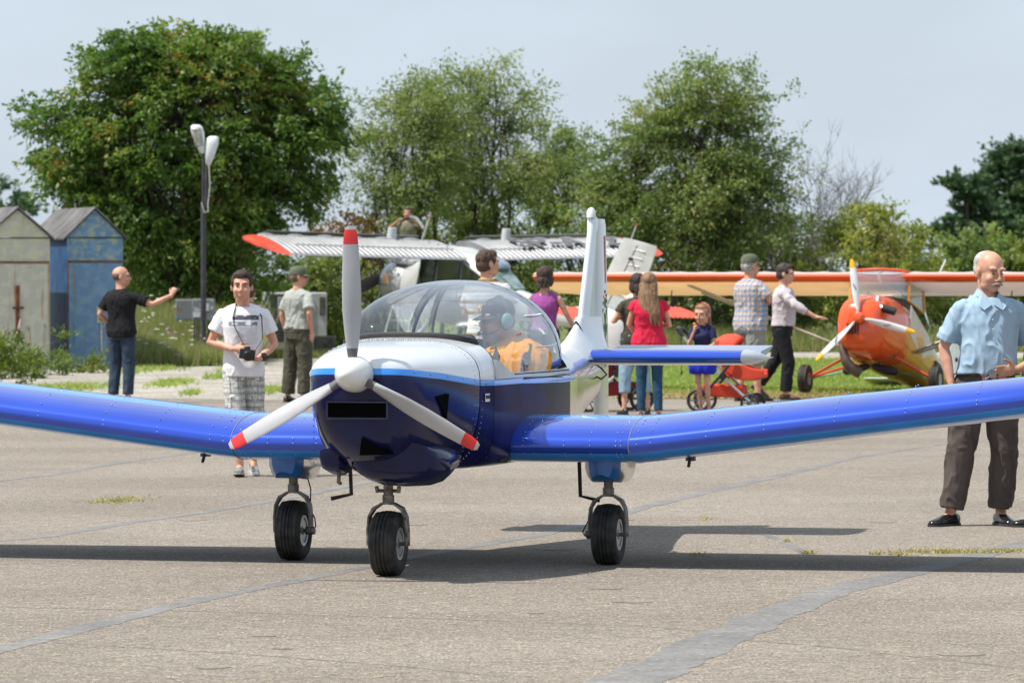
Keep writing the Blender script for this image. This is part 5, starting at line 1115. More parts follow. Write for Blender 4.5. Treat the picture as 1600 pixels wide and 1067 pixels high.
for z, y0, y1 in ((.75,3.25,4.15),(1.3,3.45,4.25),(1.95,3.75,4.25),(2.02,3.85,4.2)): rs.append([Vector((x, y0+(y1-y0)*t, z)) for x, t in ((0,0),(.03,.1),(.035,.4),(.005,1),(-.005,1),(-.035,.4),(-.03,.1))])
mb.loft(rs); mb.build('fin', wfab, ora, ang=60)
mb = MB(); mb.loft([[Vector((s, y, z)) for y, z in ((3.3,.92),(3.4,.945),(4.1,.925),(4.1,.92),(3.4,.90))] for s in (-1.25,-.1,.1,1.25)]); mb.build('tailplane', wfab, ora)
for s in (-.35,.0,.35):
    mb = MB(); mb.tube([(.04,3.7,1.6+s),(.04,3.72,1.64+s)], .03, 6); mb.build('fin_marking', black, ora) if s else None
mb = MB(); mb.tube([(.1,3.5,1.6),(1.2,3.7,.95)], .006, 4); mb.build('brace_wire', steel, ora)
gt = M('green_tube', (.01,.16,.07), .4)
for sd in (-1,1):
    g = empty('main_gear'); g.parent = ora
    mb = MB(); mb.tube([(sd*.36,-.70,.56),(sd*.86,-.66,.29)], .032, 8, flat=.6); mb.tube([(sd*.36,-.15,.56),(sd*.86,-.62,.29)], .028, 8, flat=.6); mb.build('gear_leg', redw, g)
    mb = MB(); mb.tube([(sd*.84,-.66,.27),(0,-.66,.44)], .011, 6); mb.tube([(sd*.36,-.66,.60),(0,-.66,.44)], .011, 6); mb.build('brace_tube', gt, g)
    mb = MB(); mb.caps([(sd*.06,-.68,.43),(sd*.20,-.68,.39),(sd*.34,-.68,.37)], [.045,.065,.06], 12); mb.build('bungee_cover', black, g)
    wheel(g, (sd*.94,-.66,.26), .20, .14, .08)
g = empty('tail_wheel'); g.parent = ora; wheel(g, (0,4.1,.72-.10), .09, .06, .04)
prop2 = empty('propeller', (.04,-1.52,.97)); prop2.parent = ora
mb = MB(); mb.lathe([(-.10,.008),(-.09,.05),(-.05,.075),(.0,.085),(.05,.07)], 24, 'y'); mb.build('hub_cap', org, prop2)
for k_, an in enumerate((100, -14, 226)):
    mb = MB(); rs = []
    for r, ch, tw in ((.05,.022,1.2),(.10,.025,1.2),(.18,.045,.9),(.34,.055,.6),(.52,.052,.45),(.66,.044,.38),(.70,.041,.36),(.78,.034,.33),(.83,.018,.3)):
        rs.append([Vector((ch*math.cos(a)*math.cos(tw)-.014*math.sin(a)*math.sin(tw), ch*math.cos(a)*math.sin(tw)+.014*math.sin(a), r)) for a in [2*PI*i/14 for i in range(14)]])
    mb.loft(rs, mf=lambda i, j: 1 if i >= 6 else (2 if i < 1 else 0)); bl = mb.build('blade', [wfab, yelp, alud], prop2, rot=(0, PI/2-math.radians(an), 0))
    text('J', 'blade_mark', .10, M('mark_navy', (.02,.03,.2), .4), bl, (0,-.035,.44), (PI/2,-.5,.3), .006)
# ------------------------------------------------------------------ sheds
def shed_mat(name, base, alt, rust, zr):
    m = bpy.data.materials.new(name); m.use_nodes = True; n = m.node_tree; b = n.nodes['Principled BSDF']; k = n.links.new
    tc = n.nodes.new('ShaderNodeTexCoord'); s = n.nodes.new('ShaderNodeSeparateXYZ'); k(tc.outputs['Object'], s.inputs[0])
    def nz(sc_, vec, det=5):
        mp = n.nodes.new('ShaderNodeMapping'); mp.inputs['Scale'].default_value = vec; x = n.nodes.new('ShaderNodeTexNoise'); x.inputs['Scale'].default_value = sc_; x.inputs['Detail'].default_value = det
        k(tc.outputs['Object'], mp.inputs[0]); k(mp.outputs[0], x.inputs[0]); return x.outputs[0]
    def step(v, a, c):
        x = n.nodes.new('ShaderNodeMapRange'); x.interpolation_type = 'SMOOTHSTEP'; x.inputs[1].default_value = a; x.inputs[2].default_value = c; k(v, x.inputs[0]); return x.outputs[0]
    cur = mixc(n, k, step(nz(5, (1,1,1.2)), .45, .62), base, alt)
    up = step(s.outputs[2], zr-.02, zr+.02)
    patch = math_n(n, k, 'MULTIPLY', step(nz(7, (1,1,1.3), 8), .46, .66), math_n(n, k, 'MULTIPLY_ADD', up, .62, .08)); cur = mixc(n, k, patch, cur, (.42,.44,.22) if base[2] > base[0] else (.50,.50,.26))
    streak = math_n(n, k, 'MULTIPLY', step(nz(9, (1.6,1.6,.10)), .56, .68), math_n(n, k, 'SUBTRACT', 1.0, up)); cur = mixc(n, k, math_n(n, k, 'MULTIPLY', streak, .75 if base[0] > .3 else .35), cur, rust)
    cur = mixc(n, k, math_n(n, k, 'MULTIPLY', step(nz(3, (2.2,2.2,.3)), .60, .70), .6), cur, tuple(x*.6 for x in base))
    k(cur, b.inputs['Base Color']); b.inputs['Roughness'].default_value = .65
    bp = n.nodes.new('ShaderNodeBump'); bp.inputs['Distance'].default_value = .01; bp.inputs['Strength'].default_value = .5; k(nz(4, (3,3,.4)), bp.inputs['Height']); k(bp.outputs[0], b.inputs['Normal'])
    return m
roofm = M('roof_felt', (.10,.094,.094), .9, 0, .25, 3, c2=(.165,.157,.157)); rustm = M('rust', (.16,.055,.02), .9, 0, .5, 12)
def shed(name, label, px, D, wid, dep, he, hr, rz, mat, mside):
    r = empty(name, ((px-800)/F*D, D, 0), rz); tag(r, label, 'shed', 'small gabled metal sheds in a row')
    w2 = wid/2
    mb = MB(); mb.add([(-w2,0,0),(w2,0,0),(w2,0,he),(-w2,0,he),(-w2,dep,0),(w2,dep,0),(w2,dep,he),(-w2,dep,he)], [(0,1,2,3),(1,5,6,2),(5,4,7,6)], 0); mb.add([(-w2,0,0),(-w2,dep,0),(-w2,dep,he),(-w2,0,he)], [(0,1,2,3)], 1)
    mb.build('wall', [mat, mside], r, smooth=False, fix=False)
    mb = MB(); mb.add([(-w2,-.012,he+.01),(w2,-.012,he+.01),(0,-.012,hr-.02),(-w2,.05,he+.01),(w2,.05,he+.01),(0,.05,hr-.02)], [(0,1,2),(3,5,4),(0,3,4,1)]); mb.build('gable', mat, r, smooth=False)
    for s in (-1,1):
        mb = MB(); e = .07; a = Vector((0,-.08,hr+.01)); b_ = Vector((s*(w2+e),-.08,he-.04)); mb.loft([[a+Vector((0,y,0)), b_+Vector((0,y,0)), b_+Vector((0,y,.035)), a+Vector((0,y,.035))] for y in (0, dep+.15)]); mb.build('roof', roofm, r, smooth=False)
    mb = MB(); mb.box((0,-.008,he-.44), (wid*.98,.02,.03)); mb.build('rust_lintel', rustm, r)
    mb = MB(); mb.box((0,-.006,he-.005), (wid,.016,.016)); mb.build('drip_strip', dark, r)
    mb = MB(); mb.box((0,-.010,(he-.45)/2), (wid*.94,.018,he-.50)); d = mb.build('door', mat, r, smooth=False)
    for s in (-1,1): mb = MB(); mb.tube([(s*(w2-.02),-.02,.02),(s*(w2-.02),-.02,he-.46)], .012, 6); mb.build('corner_post', rustm if s < 0 else mat, r)
    return r, d
sb = shed_mat('blue_peeling_paint', (.12,.235,.39), (.17,.29,.43), (.20,.15,.10), 1.92); sbs = M('shaded_blue_metal', (.018,.075,.19), .6, 0, .25, 4)  # side wall: deeper blue paint, darkened further for the neighbouring shed's shade
sg = shed_mat('pale_peeling_paint', (.42,.42,.36), (.50,.49,.40), (.34,.17,.06), 1.92)
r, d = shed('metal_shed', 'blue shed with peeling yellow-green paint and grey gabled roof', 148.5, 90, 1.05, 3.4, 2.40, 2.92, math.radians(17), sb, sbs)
mb = MB(); mb.box((.08,-.03,.98), (.09,.03,.30)); mb.build('padlock_plate', M('paint_drip', (.45,.42,.32), .7, 0, .3, 20), d); mb = MB(); mb.box((.10,-.05,.93), (.05,.03,.10)); mb.build('padlock', rustm, d)
mb = MB(); mb.tube([(.11,-.024,.85),(.12,-.024,.3)], [.02,.012], 5); mb.build('paint_run', M('paint_drip'), d)
r, d = shed('metal_shed', 'pale grey-yellow shed streaked with rust at the left edge', 28, 88, 1.17, 3.4, 2.38, 2.90, math.radians(17), sg, sg)
mb = MB(); mb.box((-.01,-.03,1.02), (.07,.03,1.0)); mb.box((.0,-.035,1.12), (.20,.03,.04)); mb.build('rusty_latch', rustm, d)
mb = MB(); mb.tube([(.04,-.05,.92),(.0,-.06,.75),(-.04,-.06,.62),(-.07,-.05,.55)], .018, 6); mb.build('cloth_strip', M('pink_cloth', (.5,.35,.38), .8), d)
# ------------------------------------------------------------------ lamp post with two heads, meter boxes
r = empty('street_lamp', (gnd(318, 93).x, 93, 0)); tag(r, 'dark lamp post with two white lamp heads in front of the big maple', 'street lamp')
pm_ = M('post_dark', (.045,.045,.05), .7, 0, .3, 10)
mb = MB(); mb.tube([(0,0,0),(0,0,3.1)], .052, 12); mb.tube([(0,0,3.1),(.0,0,4.05),(.0,0,4.3)], .032, 10); mb.tube([(.05,-.05,3.0),(.06,-.05,3.75)], .03, 8); mb.build('pole', pm_, r)
def lamp_head(cx, cz, ax, lensdir):
    mb = MB(); rs = []
    for t, wx, wy in ((0,.04,.04),(.05,.06,.075),(.22,.10,.10),(.42,.125,.11),(.53,.11,.09),(.56,.06,.06)):
        c = Vector((cx, 0, cz))+Vector(ax).normalized()*t; rs.append([c+Vector((wx*math.copysign(abs(math.cos(a))**.7, math.cos(a)), wy*math.copysign(abs(math.sin(a))**.7, math.sin(a)), 0)) for a in [2*PI*i/16 for i in range(16)]])
    mb.loft(rs); h = mb.build('lamp_head', M('lamp_shell', (.66,.68,.70), .35, 0, .06), r, ang=50)
    return h
h = lamp_head(.09, 3.80, (.18,0,1), 1)
h = lamp_head(-.02, 4.02, (-.22,0,1), -1)
mb = MB(); mb.box((-.10,-.08,4.33), (.18,.08,.38), (.1,-.2,0)); mb.build('lamp_lens', M('lens_grey', (.33,.32,.30), .25, 0, .4, 18, c2=(.5,.48,.44)), h, bevel=.05)
mb = MB(); mb.tube([(.11,-.06,3.80),(.13,-.08,3.4),(.09,-.1,3.05),(.10,-.1,2.92),(.02,-.09,2.90),(-.03,-.08,3.1)], .010, 5); mb.build('loose_cable', M('cable_white', (.55,.52,.45), .6), r)
def ebox(px, D, w_, h_, label, seed):
    r = empty('meter_box', (gnd(px, D).x, D, 0)); tag(r, label, 'electrical box', 'electrical boxes at the foot of the lamp post')
    mb = MB(); mb.box((0,0,1.05), (w_,.22,h_)); mb.build('case', M('box_grey_%d' % seed, (.24,.27,.29), .6, 0, .2, 7, c2=(.33,.35,.36)), r, bevel=.01)
    mb = MB(); mb.box((0,-.115,1.05), (w_*.92,.012,h_*.9)); d = mb.build('door', M('box_door_%d' % seed, (.27,.30,.32), .6, 0, .35, 9, lo=.55, hi=.66, c2=((.26,.12,.05) if seed else (.5,.52,.53))), r, bevel=.004)
    return r
b1 = ebox(290, 93.4, .37, .40, 'rusty grey electrical box left of the lamp post', 1)
b2 = ebox(318, 93.3, .42, .42, 'grey electrical box with pale stickers behind the lamp post', 0)
mb = MB(); mb.box((-.12,-.128,.96), (.14,.006,.10)); mb.build('sticker', M('sticker_pale', (.6,.6,.58), .6), b2); mb = MB(); mb.box((.08,-.128,1.1), (.07,.006,.14)); mb.build('sticker', M('sticker_pale'), b2)
for i, x in enumerate((-.17,-.12,-.08,.08,.12,.16)): mb = MB(); mb.tube([(x,.0,.85),(x+.02*(1 if x > 0 else -1),.0,0)], .016, 6); mb.build('conduit', pm_, b2)
# ------------------------------------------------------------------ old fuel dispensers and concrete block
pw = M('pump_white', (.58,.58,.55), .5, 0, .12, 5); pd = M('pump_dark', (.05,.055,.06), .5, 0, .3, 6)
def pump(px, D, w_, label, win):
    r = empty('fuel_dispenser', (gnd(px, D).x, D, 0), math.radians(8)); r.scale = (1,1,1.09); tag(r, label, 'fuel pump', 'old fuel dispensers')
    mb = MB(); mb.box((0,.02,.62), (w_,.4,1.24)); mb.build('cabinet', pw, r, bevel=.02)
    if not win: mb = MB(); mb.box((0,-.19,.74), (w_*.56,.03,.92)); p_ = mb.build('front_panel', pd, r, bevel=.004); mb = MB(); mb.box((0,-.215,.95), (.09,.03,.40)); mb.build('nozzle_slot', M('slot_pale', (.4,.4,.38), .5), p_, bevel=.01)
    else:
        mb = MB(); mb.box((-w_*.32,-.19,.68), (w_*.30,.03,1.05)); mb.build('front_panel', pd, r, bevel=.004); mb = MB(); mb.box((w_*.32,-.19,.98), (.14,.03,.36)); mb.build('display_window', M('window_olive', (.13,.13,.09), .3, 0, .3, 10), r, bevel=.02)
    return r
pump(436, 104, .72, 'white fuel dispenser with dark front, left of the man in grey shirt', False)
pump(491, 103.6, .50, 'white fuel dispenser with small grey display window, right of the man in grey shirt', True)
held('concrete_block', 'weathered concrete block beside the fuel dispensers', 'block', lambda mb: mb.box((gnd(507,102).x,102,.22), (.44,.4,.46)), M('concrete_dark', (.13,.12,.10), .9, 0, .3, 8, bump=.01, bs=12), bevel=.03)
# ------------------------------------------------------------------ steps and fuel hose at the silver airplane
r = empty('step_ladder', (PF.x, PF.y, 0)); tag(r, 'white tubular steps under the man at the silver airplane', 'ladder')
mb = MB(); zt = PF.z-.03; mb.box((.0,0,zt), (.5,.35,.03)); mb.build('platform', M('step_black'), r, bevel=.004)
for s in (-1,1):
    mb = MB(); mb.tube([(s*.24,-.16,zt),(s*.26-.35,-.5,0)], .022, 8); mb.build('rail', wfab, r); mb = MB(); mb.tube([(s*.24,.16,zt),(s*.3+.1,.55,0)], .022, 8); mb.build('rail', wfab, r)
for i in range(4): z = zt*(i+.7)/5; t = 1-z/zt; mb = MB(); mb.box((-.35*t,-.16-.34*t,z), (.50,.09,.025)); mb.build('tread', wfab, r)
mb = MB(); hp = [P(x, y, d) for x, y, d in ((650,338,106.5),(663,352,104),(664,352,103.6))]; 
pts = [P(642,339,106.4), P(628,345,106.3), P(620,362,106.), P(617,395,105.5), P(605,430,105), P(594,460,104.5), P(582,490,104), P(568,520,103.5), P(556,545,103), P(540,556,103)]
mb.tube(pts, .03, 8); mb.build('x', black); bpy.data.objects['x'].name = 'fuel_hose'; tag(bpy.data.objects['fuel_hose'], 'black fuel hose hanging from the raised hands of the man on the steps', 'hose')
held('fuel_nozzle', 'grey fuel nozzle held over the silver wing', 'nozzle', lambda mb: mb.tube([P(641,339,106.3), P(650,341,106), P(657,349,105.5), P(662,358,105)], [.03,.035,.035,.025], 8), M('nozzle_grey', (.33,.35,.37), .35, .5))
# ------------------------------------------------------------------ pushchairs
def stroller(label, px, D, yaw, red_, hoodm, sc_=1., hx=0., hr=1.):
    r = empty('pushchair', (gnd(px, D).x, D, 0), yaw); tag(r, label, 'stroller', 'pushchairs among the visitors'); r.scale = (sc_,)*3
    bk = M('frame_black', (.02,.02,.022), .4, 0, .2); al = M('frame_alloy', (.55,.56,.58), .3, .7)
    for x, R_ in ((-.30,.15),(.36,.12)):
        for s in (-1,1):
            g = empty('wheel', (x, s*.26, R_), PI/2); g.parent = r
            mb = MB(); mb.lathe([(-.02,R_*.80),(-.026,R_*.9),(-.016,R_),(.016,R_),(.026,R_*.9),(.02,R_*.80),(-.02,R_*.80)], 28, 'x', caps=False); mb.build('tyre', black, g)
            mb = MB(); mb.lathe([(-.014,R_*.82),(.014,R_*.82),(.014,R_*.74),(-.014,R_*.74),(-.014,R_*.82)], 28, 'x', caps=False); mb.lathe([(-.025,.022),(.025,.022)], 12, 'x')
            for i in range(6): a = 2*PI*i/6; mb.tube([(0,.02*math.cos(a),.02*math.sin(a)),(0,R_*.78*math.cos(a),R_*.78*math.sin(a))], .009, 5)
            mb.build('spokes', M('spoke_grey', (.10,.10,.11), .4), g)
    for s in (-1,1):
        mb = MB(); mb.tube([(-.52,s*.24,.98),(-.30,s*.25,.72),(.05,s*.26,.42),(.36,s*.26,.14)], .018, 8); mb.build('push_bar', al, r)
        mb = MB(); mb.tube([(-.30,s*.25,.16),(-.02,s*.255,.46),(.16,s*.24,.70)], .020, 8); mb.build('side_frame', bk, r)
        mb = MB(); mb.lathe([(-.025,.045),(.025,.045)], 16, 'y', (.02,s*.285,.46)); mb.build('hinge', bk, r); 
    mb = MB(); mb.tube([(-.50,-.24,.96),(-.58,-.23,1.05),(-.60,0,1.07),(-.58,.23,1.05),(-.50,.24,.96)], .024, 8); hd = mb.build('handle', bk, r)
    mb = MB(); mb.loft([[Vector((x+hx, y, z)) for y, z in ((-.20,z0),(.20,z0),(.21,z0+h_),(.17,z0+h_),(.16,z0+.05),(-.16,z0+.05),(-.17,z0+h_),(-.21,z0+h_))] for x, z0, h_ in ((-.18,.52,.30),(-.05,.42,.22),(.15,.40,.16),(.30,.44,.10))]); mb.loft([[Vector((x+hx, y, z)) for x, z in ((-.20,.45),(-.12,.45),(-.28,.92),(-.33,.90))] for y in (-.19,.19)]); mb.build('seat', red_, r, bevel=.012, ang=30)
    mb = MB(); mb.loft([[Vector((x, y, z)) for y, z in ((-.17,z0),(.17,z0),(.20,z0+.16),(-.20,z0+.16))] for x, z0 in ((-.26,.20),(.26,.18))]); mb.build('basket', red_, r, bevel=.02)
    mb = MB(); rs = []
    for i in range(9):
        a = math.radians(-12+17*i); rs.append([Vector((-.16-.30*math.cos(a)*.9+.02, .225*math.copysign(abs(math.sin(b))**.8, math.sin(b)), .68+.0))+Vector((.30*math.cos(a)*0, 0, 0)) if False else Vector((hx-.14-.27*hr*math.cos(a)*max(0,math.cos(b))**.6, .225*math.sin(b), .68+.27*hr*math.sin(a)*max(0,math.cos(b))**.6+.02)) for b in [math.radians(q) for q in range(-90,91,12)]])
    mb.loft(rs, closed=False, c0=False, c1=False); ho = mb.build('hood', hoodm, r, ang=180); q = ho.modifiers.new('s','SOLIDIFY'); q.thickness = .012
    mb = MB(); mb.tube([(-.58,.1,1.03),(-.585,.1,.75),(-.58,.1,.50)], .006, 5); mb.box((-.58,.1,.49), (.02,.02,.05)); mb.build('strap', bk, r)
    return r
sred = M('stroller_red', (.68,.065,.03), .8, 0, .1, 6, bump=.004, bs=12); sdr = M('stroller_dark_red', (.28,.02,.035), .8, 0, .2, 6, bump=.004, bs=12); mus = M('muslin_white', (.62,.61,.60), .9, 0, .06, 6, trans=.3, bump=.006, bs=9)
stroller('bright red pushchair behind the girl in blue skirt', 1133, 60.5, math.radians(-12), sred, sred, .97, .22, 1.1)
r2 = stroller('dark red pushchair with white muslin cover, beside the tail fin', 956, 60.8, math.radians(-165), sdr, sdr, 1.03)
mb = MB(); rs = []
for z, a in ((1.16,.05),(1.13,.14),(1.02,.22),(.85,.26),(.66,.28)): rs.append([Vector((-.10+(a+.012*math.sin(5*t))*math.cos(t), (a*.85)*math.sin(t), z)) for t in [2*PI*i/28 for i in range(28)]])
mb.loft(rs, c1=False); mb.build('muslin_cover', mus, r2)
# ------------------------------------------------------------------ vegetation
rng = np.random.default_rng(11)
def leaf_mat(name, cols, trans=.42, rough=.45):
    m = bpy.data.materials.new(name); m.use_nodes = True; n = m.node_tree; b = n.nodes['Principled BSDF']; k = n.links.new
    at = n.nodes.new('ShaderNodeAttribute'); at.attribute_name = 'rnd'; cr = n.nodes.new('ShaderNodeValToRGB'); e = cr.color_ramp.elements
    for i, (p, c) in enumerate(cols):
        q = e[i] if i < 2 else e.new(p); q.position = p; q.color = (*c, 1)
    k(at.outputs['Fac'], cr.inputs[0]); k(cr.outputs[0], b.inputs['Base Color']); b.inputs['Roughness'].default_value = rough; b.inputs['Specular IOR Level'].default_value = .35
    tl = n.nodes.new('ShaderNodeBsdfTranslucent'); hs = n.nodes.new('ShaderNodeHueSaturation'); hs.inputs['Saturation'].default_value = 1.15; hs.inputs['Value'].default_value = 1.5
    k(cr.outputs[0], hs.inputs['Color']); k(hs.outputs[0], tl.inputs['Color']); ms = n.nodes.new('ShaderNodeMixShader'); ms.inputs[0].default_value = trans
    k(b.outputs[0], ms.inputs[1]); k(tl.outputs[0], ms.inputs[2]); k(ms.outputs[0], n.nodes['Material Output'].inputs[0]); return m
bark = M('bark', (.07,.055,.042), .9, 0, .35, 8, vec=(1,1,.3), bump=.01, bs=20); barkg = M('bark_grey', (.15,.135,.12), .9, 0, .3, 8)
LM = {
 'maple': leaf_mat('maple_leaf', [(0,(0.058,0.115,0.024)),(.45,(0.109,0.188,0.038)),(.82,(0.205,0.288,0.066)),(.96,(0.307,0.312,0.084)),(1,(0.435,0.250,0.084))]),
 'ash': leaf_mat('ash_leaf', [(0,(0.128,0.181,0.060)),(.5,(0.211,0.269,0.090)),(.88,(0.320,0.362,0.132)),(1,(0.384,0.362,0.144))]),
 'elm': leaf_mat('elm_leaf', [(0,(0.109,0.163,0.048)),(.5,(0.186,0.250,0.077)),(.9,(0.294,0.350,0.120)),(1,(0.384,0.312,0.120))]),
 'bush': leaf_mat('bush_leaf', [(0,(0.083,0.125,0.036)),(.5,(0.147,0.194,0.054)),(.9,(0.269,0.312,0.096)),(1,(0.358,0.300,0.108))]),
 'lime': leaf_mat('lime_leaf', [(0,(0.166,0.206,0.048)),(.5,(0.256,0.294,0.066)),(.9,(0.358,0.388,0.108)),(1,(0.410,0.350,0.120))]),
 'brown': leaf_mat('brown_leaf', [(0,(.10,.08,.02)),(.5,(.20,.13,.04)),(1,(.26,.12,.05))]),
 'far': leaf_mat('far_leaf', [(0,(.045,.090,.042)),(.6,(.075,.130,.058)),(1,(.11,.165,.07))], .3),
 'weed': leaf_mat('weed_leaf', [(0,(.07,.12,.02)),(.5,(.15,.20,.04)),(.85,(.26,.25,.08)),(1,(.34,.27,.14))]),
}
def unit(v): return v/np.maximum(1e-9, np.linalg.norm(v, axis=1, keepdims=True))
def leaves_mesh(name, C_, A, L, W, mat, parent, rnd, fold=.25):
    n = len(C_); R = unit(rng.normal(size=(n,3))); Bv = unit(np.cross(A, R)); Nn = np.cross(A, Bv)
    L = L[:,None]; W = W[:,None]
    V = np.empty((n,4,3), np.float32); V[:,0] = C_-A*L*.5; V[:,1] = C_+Bv*W*.5+Nn*L*fold*.3; V[:,2] = C_+A*L*.5; V[:,3] = C_-Bv*W*.5+Nn*L*fold*.3
    return npmesh(name, V.reshape(-1,3), np.arange(n*4).reshape(-1,4), mat, rnd, parent)
def crown(lobes, D, root, dens, clump, leaf, shell=.55, droop=.25, dscale=.85, flat=.7, base=None, up=0.):
    """lobes in photo pixels -> clump centres and leaf arrays in the tree's own space"""
    CC = []; ppm = F/D; out = []
    for lb in lobes:
        px, py, rx, ry = lb[:4]; dd = lb[4] if len(lb) > 4 else 0.
        c = np.array(P(px, py, D))+np.array([0, dd, 0]); r = np.array([rx/ppm, (rx+ry)/2/ppm*dscale, ry/ppm])
        area = PI*r[0]*r[2]; nc = max(3, int(area*dens/60)); 
        ns = max(3, nc//8); v = unit(rng.normal(size=(ns,3))); rad = shell+(1-shell)*rng.random((ns,1))**.6; rad = np.where(rng.random((ns,1)) < .18, rng.random((ns,1)), rad)
        sc_ = c+v*rad*r; cc = sc_[rng.integers(0, ns, nc)]+rng.normal(size=(nc,3))*clump*np.array([.72,.72,.5]); CC.append(cc); out.append((c, cc))
    cc = np.concatenate(CC); nc = len(cc); allc = np.array([o[0] for o in out]).mean(0)
    nt = 5; per = 12
    tw = unit(rng.normal(size=(nc*nt,3))*np.array([1,1,.8])+np.repeat(unit(cc-allc),nt,0)*.9+np.array([0,0,up])); R = clump*(.5+rng.random((nc*nt,1)))
    b = np.repeat(cc, nt, 0); t = rng.random((nc*nt,per,1)); pos = b[:,None]+tw[:,None]*R[:,None]*t+rng.normal(size=(nc*nt,per,3))*clump*.16*np.array([1,1,flat])
    pos[:,:,2] -= (t[:,:,0]**2)*droop*clump
    pos = pos.reshape(-1,3); A = unit(np.repeat(tw,per,0)*1.0+rng.normal(size=(len(pos),3))*.55+np.array([0,0,-droop]))
    pt = np.array([noise.noise(Vector((c[0]*.8,c[1]*.8,c[2]*.8))) for c in cc]); tone = np.repeat(np.clip(rng.normal(.45,.10,nc)+pt*.55,0,1), nt*per); rn = np.clip(tone+rng.normal(0,.20,len(pos)),0,1)
    return cc, out, tw.reshape(nc,nt,3), R.reshape(nc,nt), pos-np.array(root), A, rn
def branches(mb, base, top, out, root, r0, levels=True, every=1, wig=.12):
    root = Vector(root); B = Vector(base)-root
    cs_ = [Vector(c)-root for c, _ in out]; T = Vector(top)-root
    n = 7; tp = [B.lerp(T, i/n)+Vector((random.uniform(-wig,wig), random.uniform(-wig,wig), 0))*(i > 0) for i in range(n+1)]
    mb.tube(tp, [r0*(1.25-i/n*.95) for i in range(n+1)], 10)
    for c, cl in out:
        c = Vector(c)-root; f = min(.85, max(.12, (c.z-B.z)/(max(.1, T.z-B.z))*.55)); s = tp[min(n, int(f*n))]
        m1 = s.lerp(c, .5)+Vector((random.uniform(-.15,.15), random.uniform(-.15,.15), .12*(c-s).length)); q = (s-c).length
        mb.tube([s, s.lerp(m1,.5)+Vector((0,0,.03)), m1, m1.lerp(c,.5), c], [r0*.42, r0*.34, r0*.26, r0*.19, r0*.12], 7)
        for p in cl[::every]:
            p = Vector(p)-root; a = m1.lerp(c, random.random()); mid = a.lerp(p,.5)+Vector((random.uniform(-.1,.1),random.uniform(-.1,.1),random.uniform(-.02,.12)))*q*.3
            mb.tube([a, mid, p], [r0*.10+.004, r0*.06+.003, .005], 4, cap=False)
def tree(name, label, cat, group, D, base_px, lobes, mat, dens=1100, clump=.45, leaf=(.12,.06), r0=.14, top=None, bark_=None, root_z=0., every=1, trunks=None, **k):
    bx = gnd(base_px, D); root = (bx.x, D, root_z); o = empty(name, root); tag(o, label, cat, group)
    cc, out, tw, R, pos, A, rn = crown(lobes, D, root, dens, clump, leaf, **k)
    n = len(pos); L = leaf[0]*(.65+.7*rng.random(n)); W = leaf[1]*(.65+.7*rng.random(n))
    leaves_mesh('crown', pos, A, L, W, LM[mat], o, rn)
    top = top or (base_px, min(l[1] for l in lobes)+30)
    mb = MB()
    for tb in (trunks or [(base_px, top)]):
        t0 = gnd(tb[0], D); branches(mb, (t0.x, D+random.uniform(-.3,.3), root_z), P(tb[1][0], tb[1][1], D), out if not trunks else out[trunks.index(tb)::len(trunks)], root, r0, every=every)
    mb.build('trunk', bark_ or bark, o, fix=False)
    return o
TB = 'trees behind the apron'
tree('maple_tree', 'big dense dark green maple with reddening leaf tips behind the lamp post', 'tree', TB, 101, 312,
  [(290,92,70,48),(205,120,70,55),(375,116,70,55),(140,180,70,60),(445,165,60,60),(300,160,110,80),(122,240,58,40),(484,225,42,70),(210,240,110,65),(400,240,110,65),(95,265,38,30),(464,290,38,38),(160,300,90,36),(300,300,90,55),(410,318,60,34),(215,355,55,40),(290,375,60,50),(370,370,60,36),(255,415,45,40),(345,415,50,40),(250,103,58,46),(335,84,48,42),(430,120,50,40)],
  'maple', dens=2300, clump=.40, leaf=(.125,.055), r0=.11, top=(305,110), trunks=[(300,(270,120)),(325,(400,150)),(312,(180,190))], shell=.62, droop=.5, flat=.55)
tree('ash_tree', 'light green airy tree just right of the maple', 'tree', TB, 112, 640, [(640,180,55,42),(612,232,42,45),(680,225,55,50),(590,300,36,40),(650,290,60,55),(625,160,25,20),(660,155,22,22)], 'ash', dens=2100, clump=.5, leaf=(.095,.042), r0=.045, trunks=[(600,(600,200)),(655,(645,150)),(690,(680,190))], shell=.35, droop=.2, up=.3)
tree('ash_tree', 'tall light green airy tree with branches reaching up, above the silver wing', 'tree', TB, 114, 760, [(750,150,45,36),(775,130,22,22),(720,205,50,45),(790,200,40,50),(760,260,65,50),(700,280,45,45),(815,270,40,45),(735,125,16,18),(712,130,10,12)], 'ash', dens=2100, clump=.5, leaf=(.095,.042), r0=.045, trunks=[(730,(740,120)),(765,(775,110)),(800,(790,180))], shell=.35, droop=.2, up=.45)
tree('young_tree', 'darker slender tree between the airy trees and the tall right-hand tree', 'tree', TB, 118, 868, [(870,215,28,28),(895,235,25,32),(860,265,42,45),(890,300,35,40),(850,320,40,40),(845,200,14,16)], 'elm', dens=1900, clump=.45, leaf=(.095,.045), r0=.045, trunks=[(855,(850,200)),(890,(890,215))], shell=.3, up=.4)
tree('elm_tree', 'tall bright green tree with a leaning top, right of the tail fin', 'tree', TB, 110, 1060, [(1090,125,40,28),(1130,160,50,36),(1050,160,42,32),(1160,190,30,38),(1090,210,80,50),(1000,245,60,45),(1060,285,95,60),(1150,285,70,60),(1195,310,40,50),(960,290,45,45),(1090,350,120,50),(1195,235,25,12),(960,330,50,45),(1165,240,30,25)], 'elm', dens=2300, clump=.45, leaf=(.095,.046), r0=.06, trunks=[(1050,(1090,130)),(1100,(1130,150)),(1000,(980,230))], shell=.45, droop=.3, up=.3)
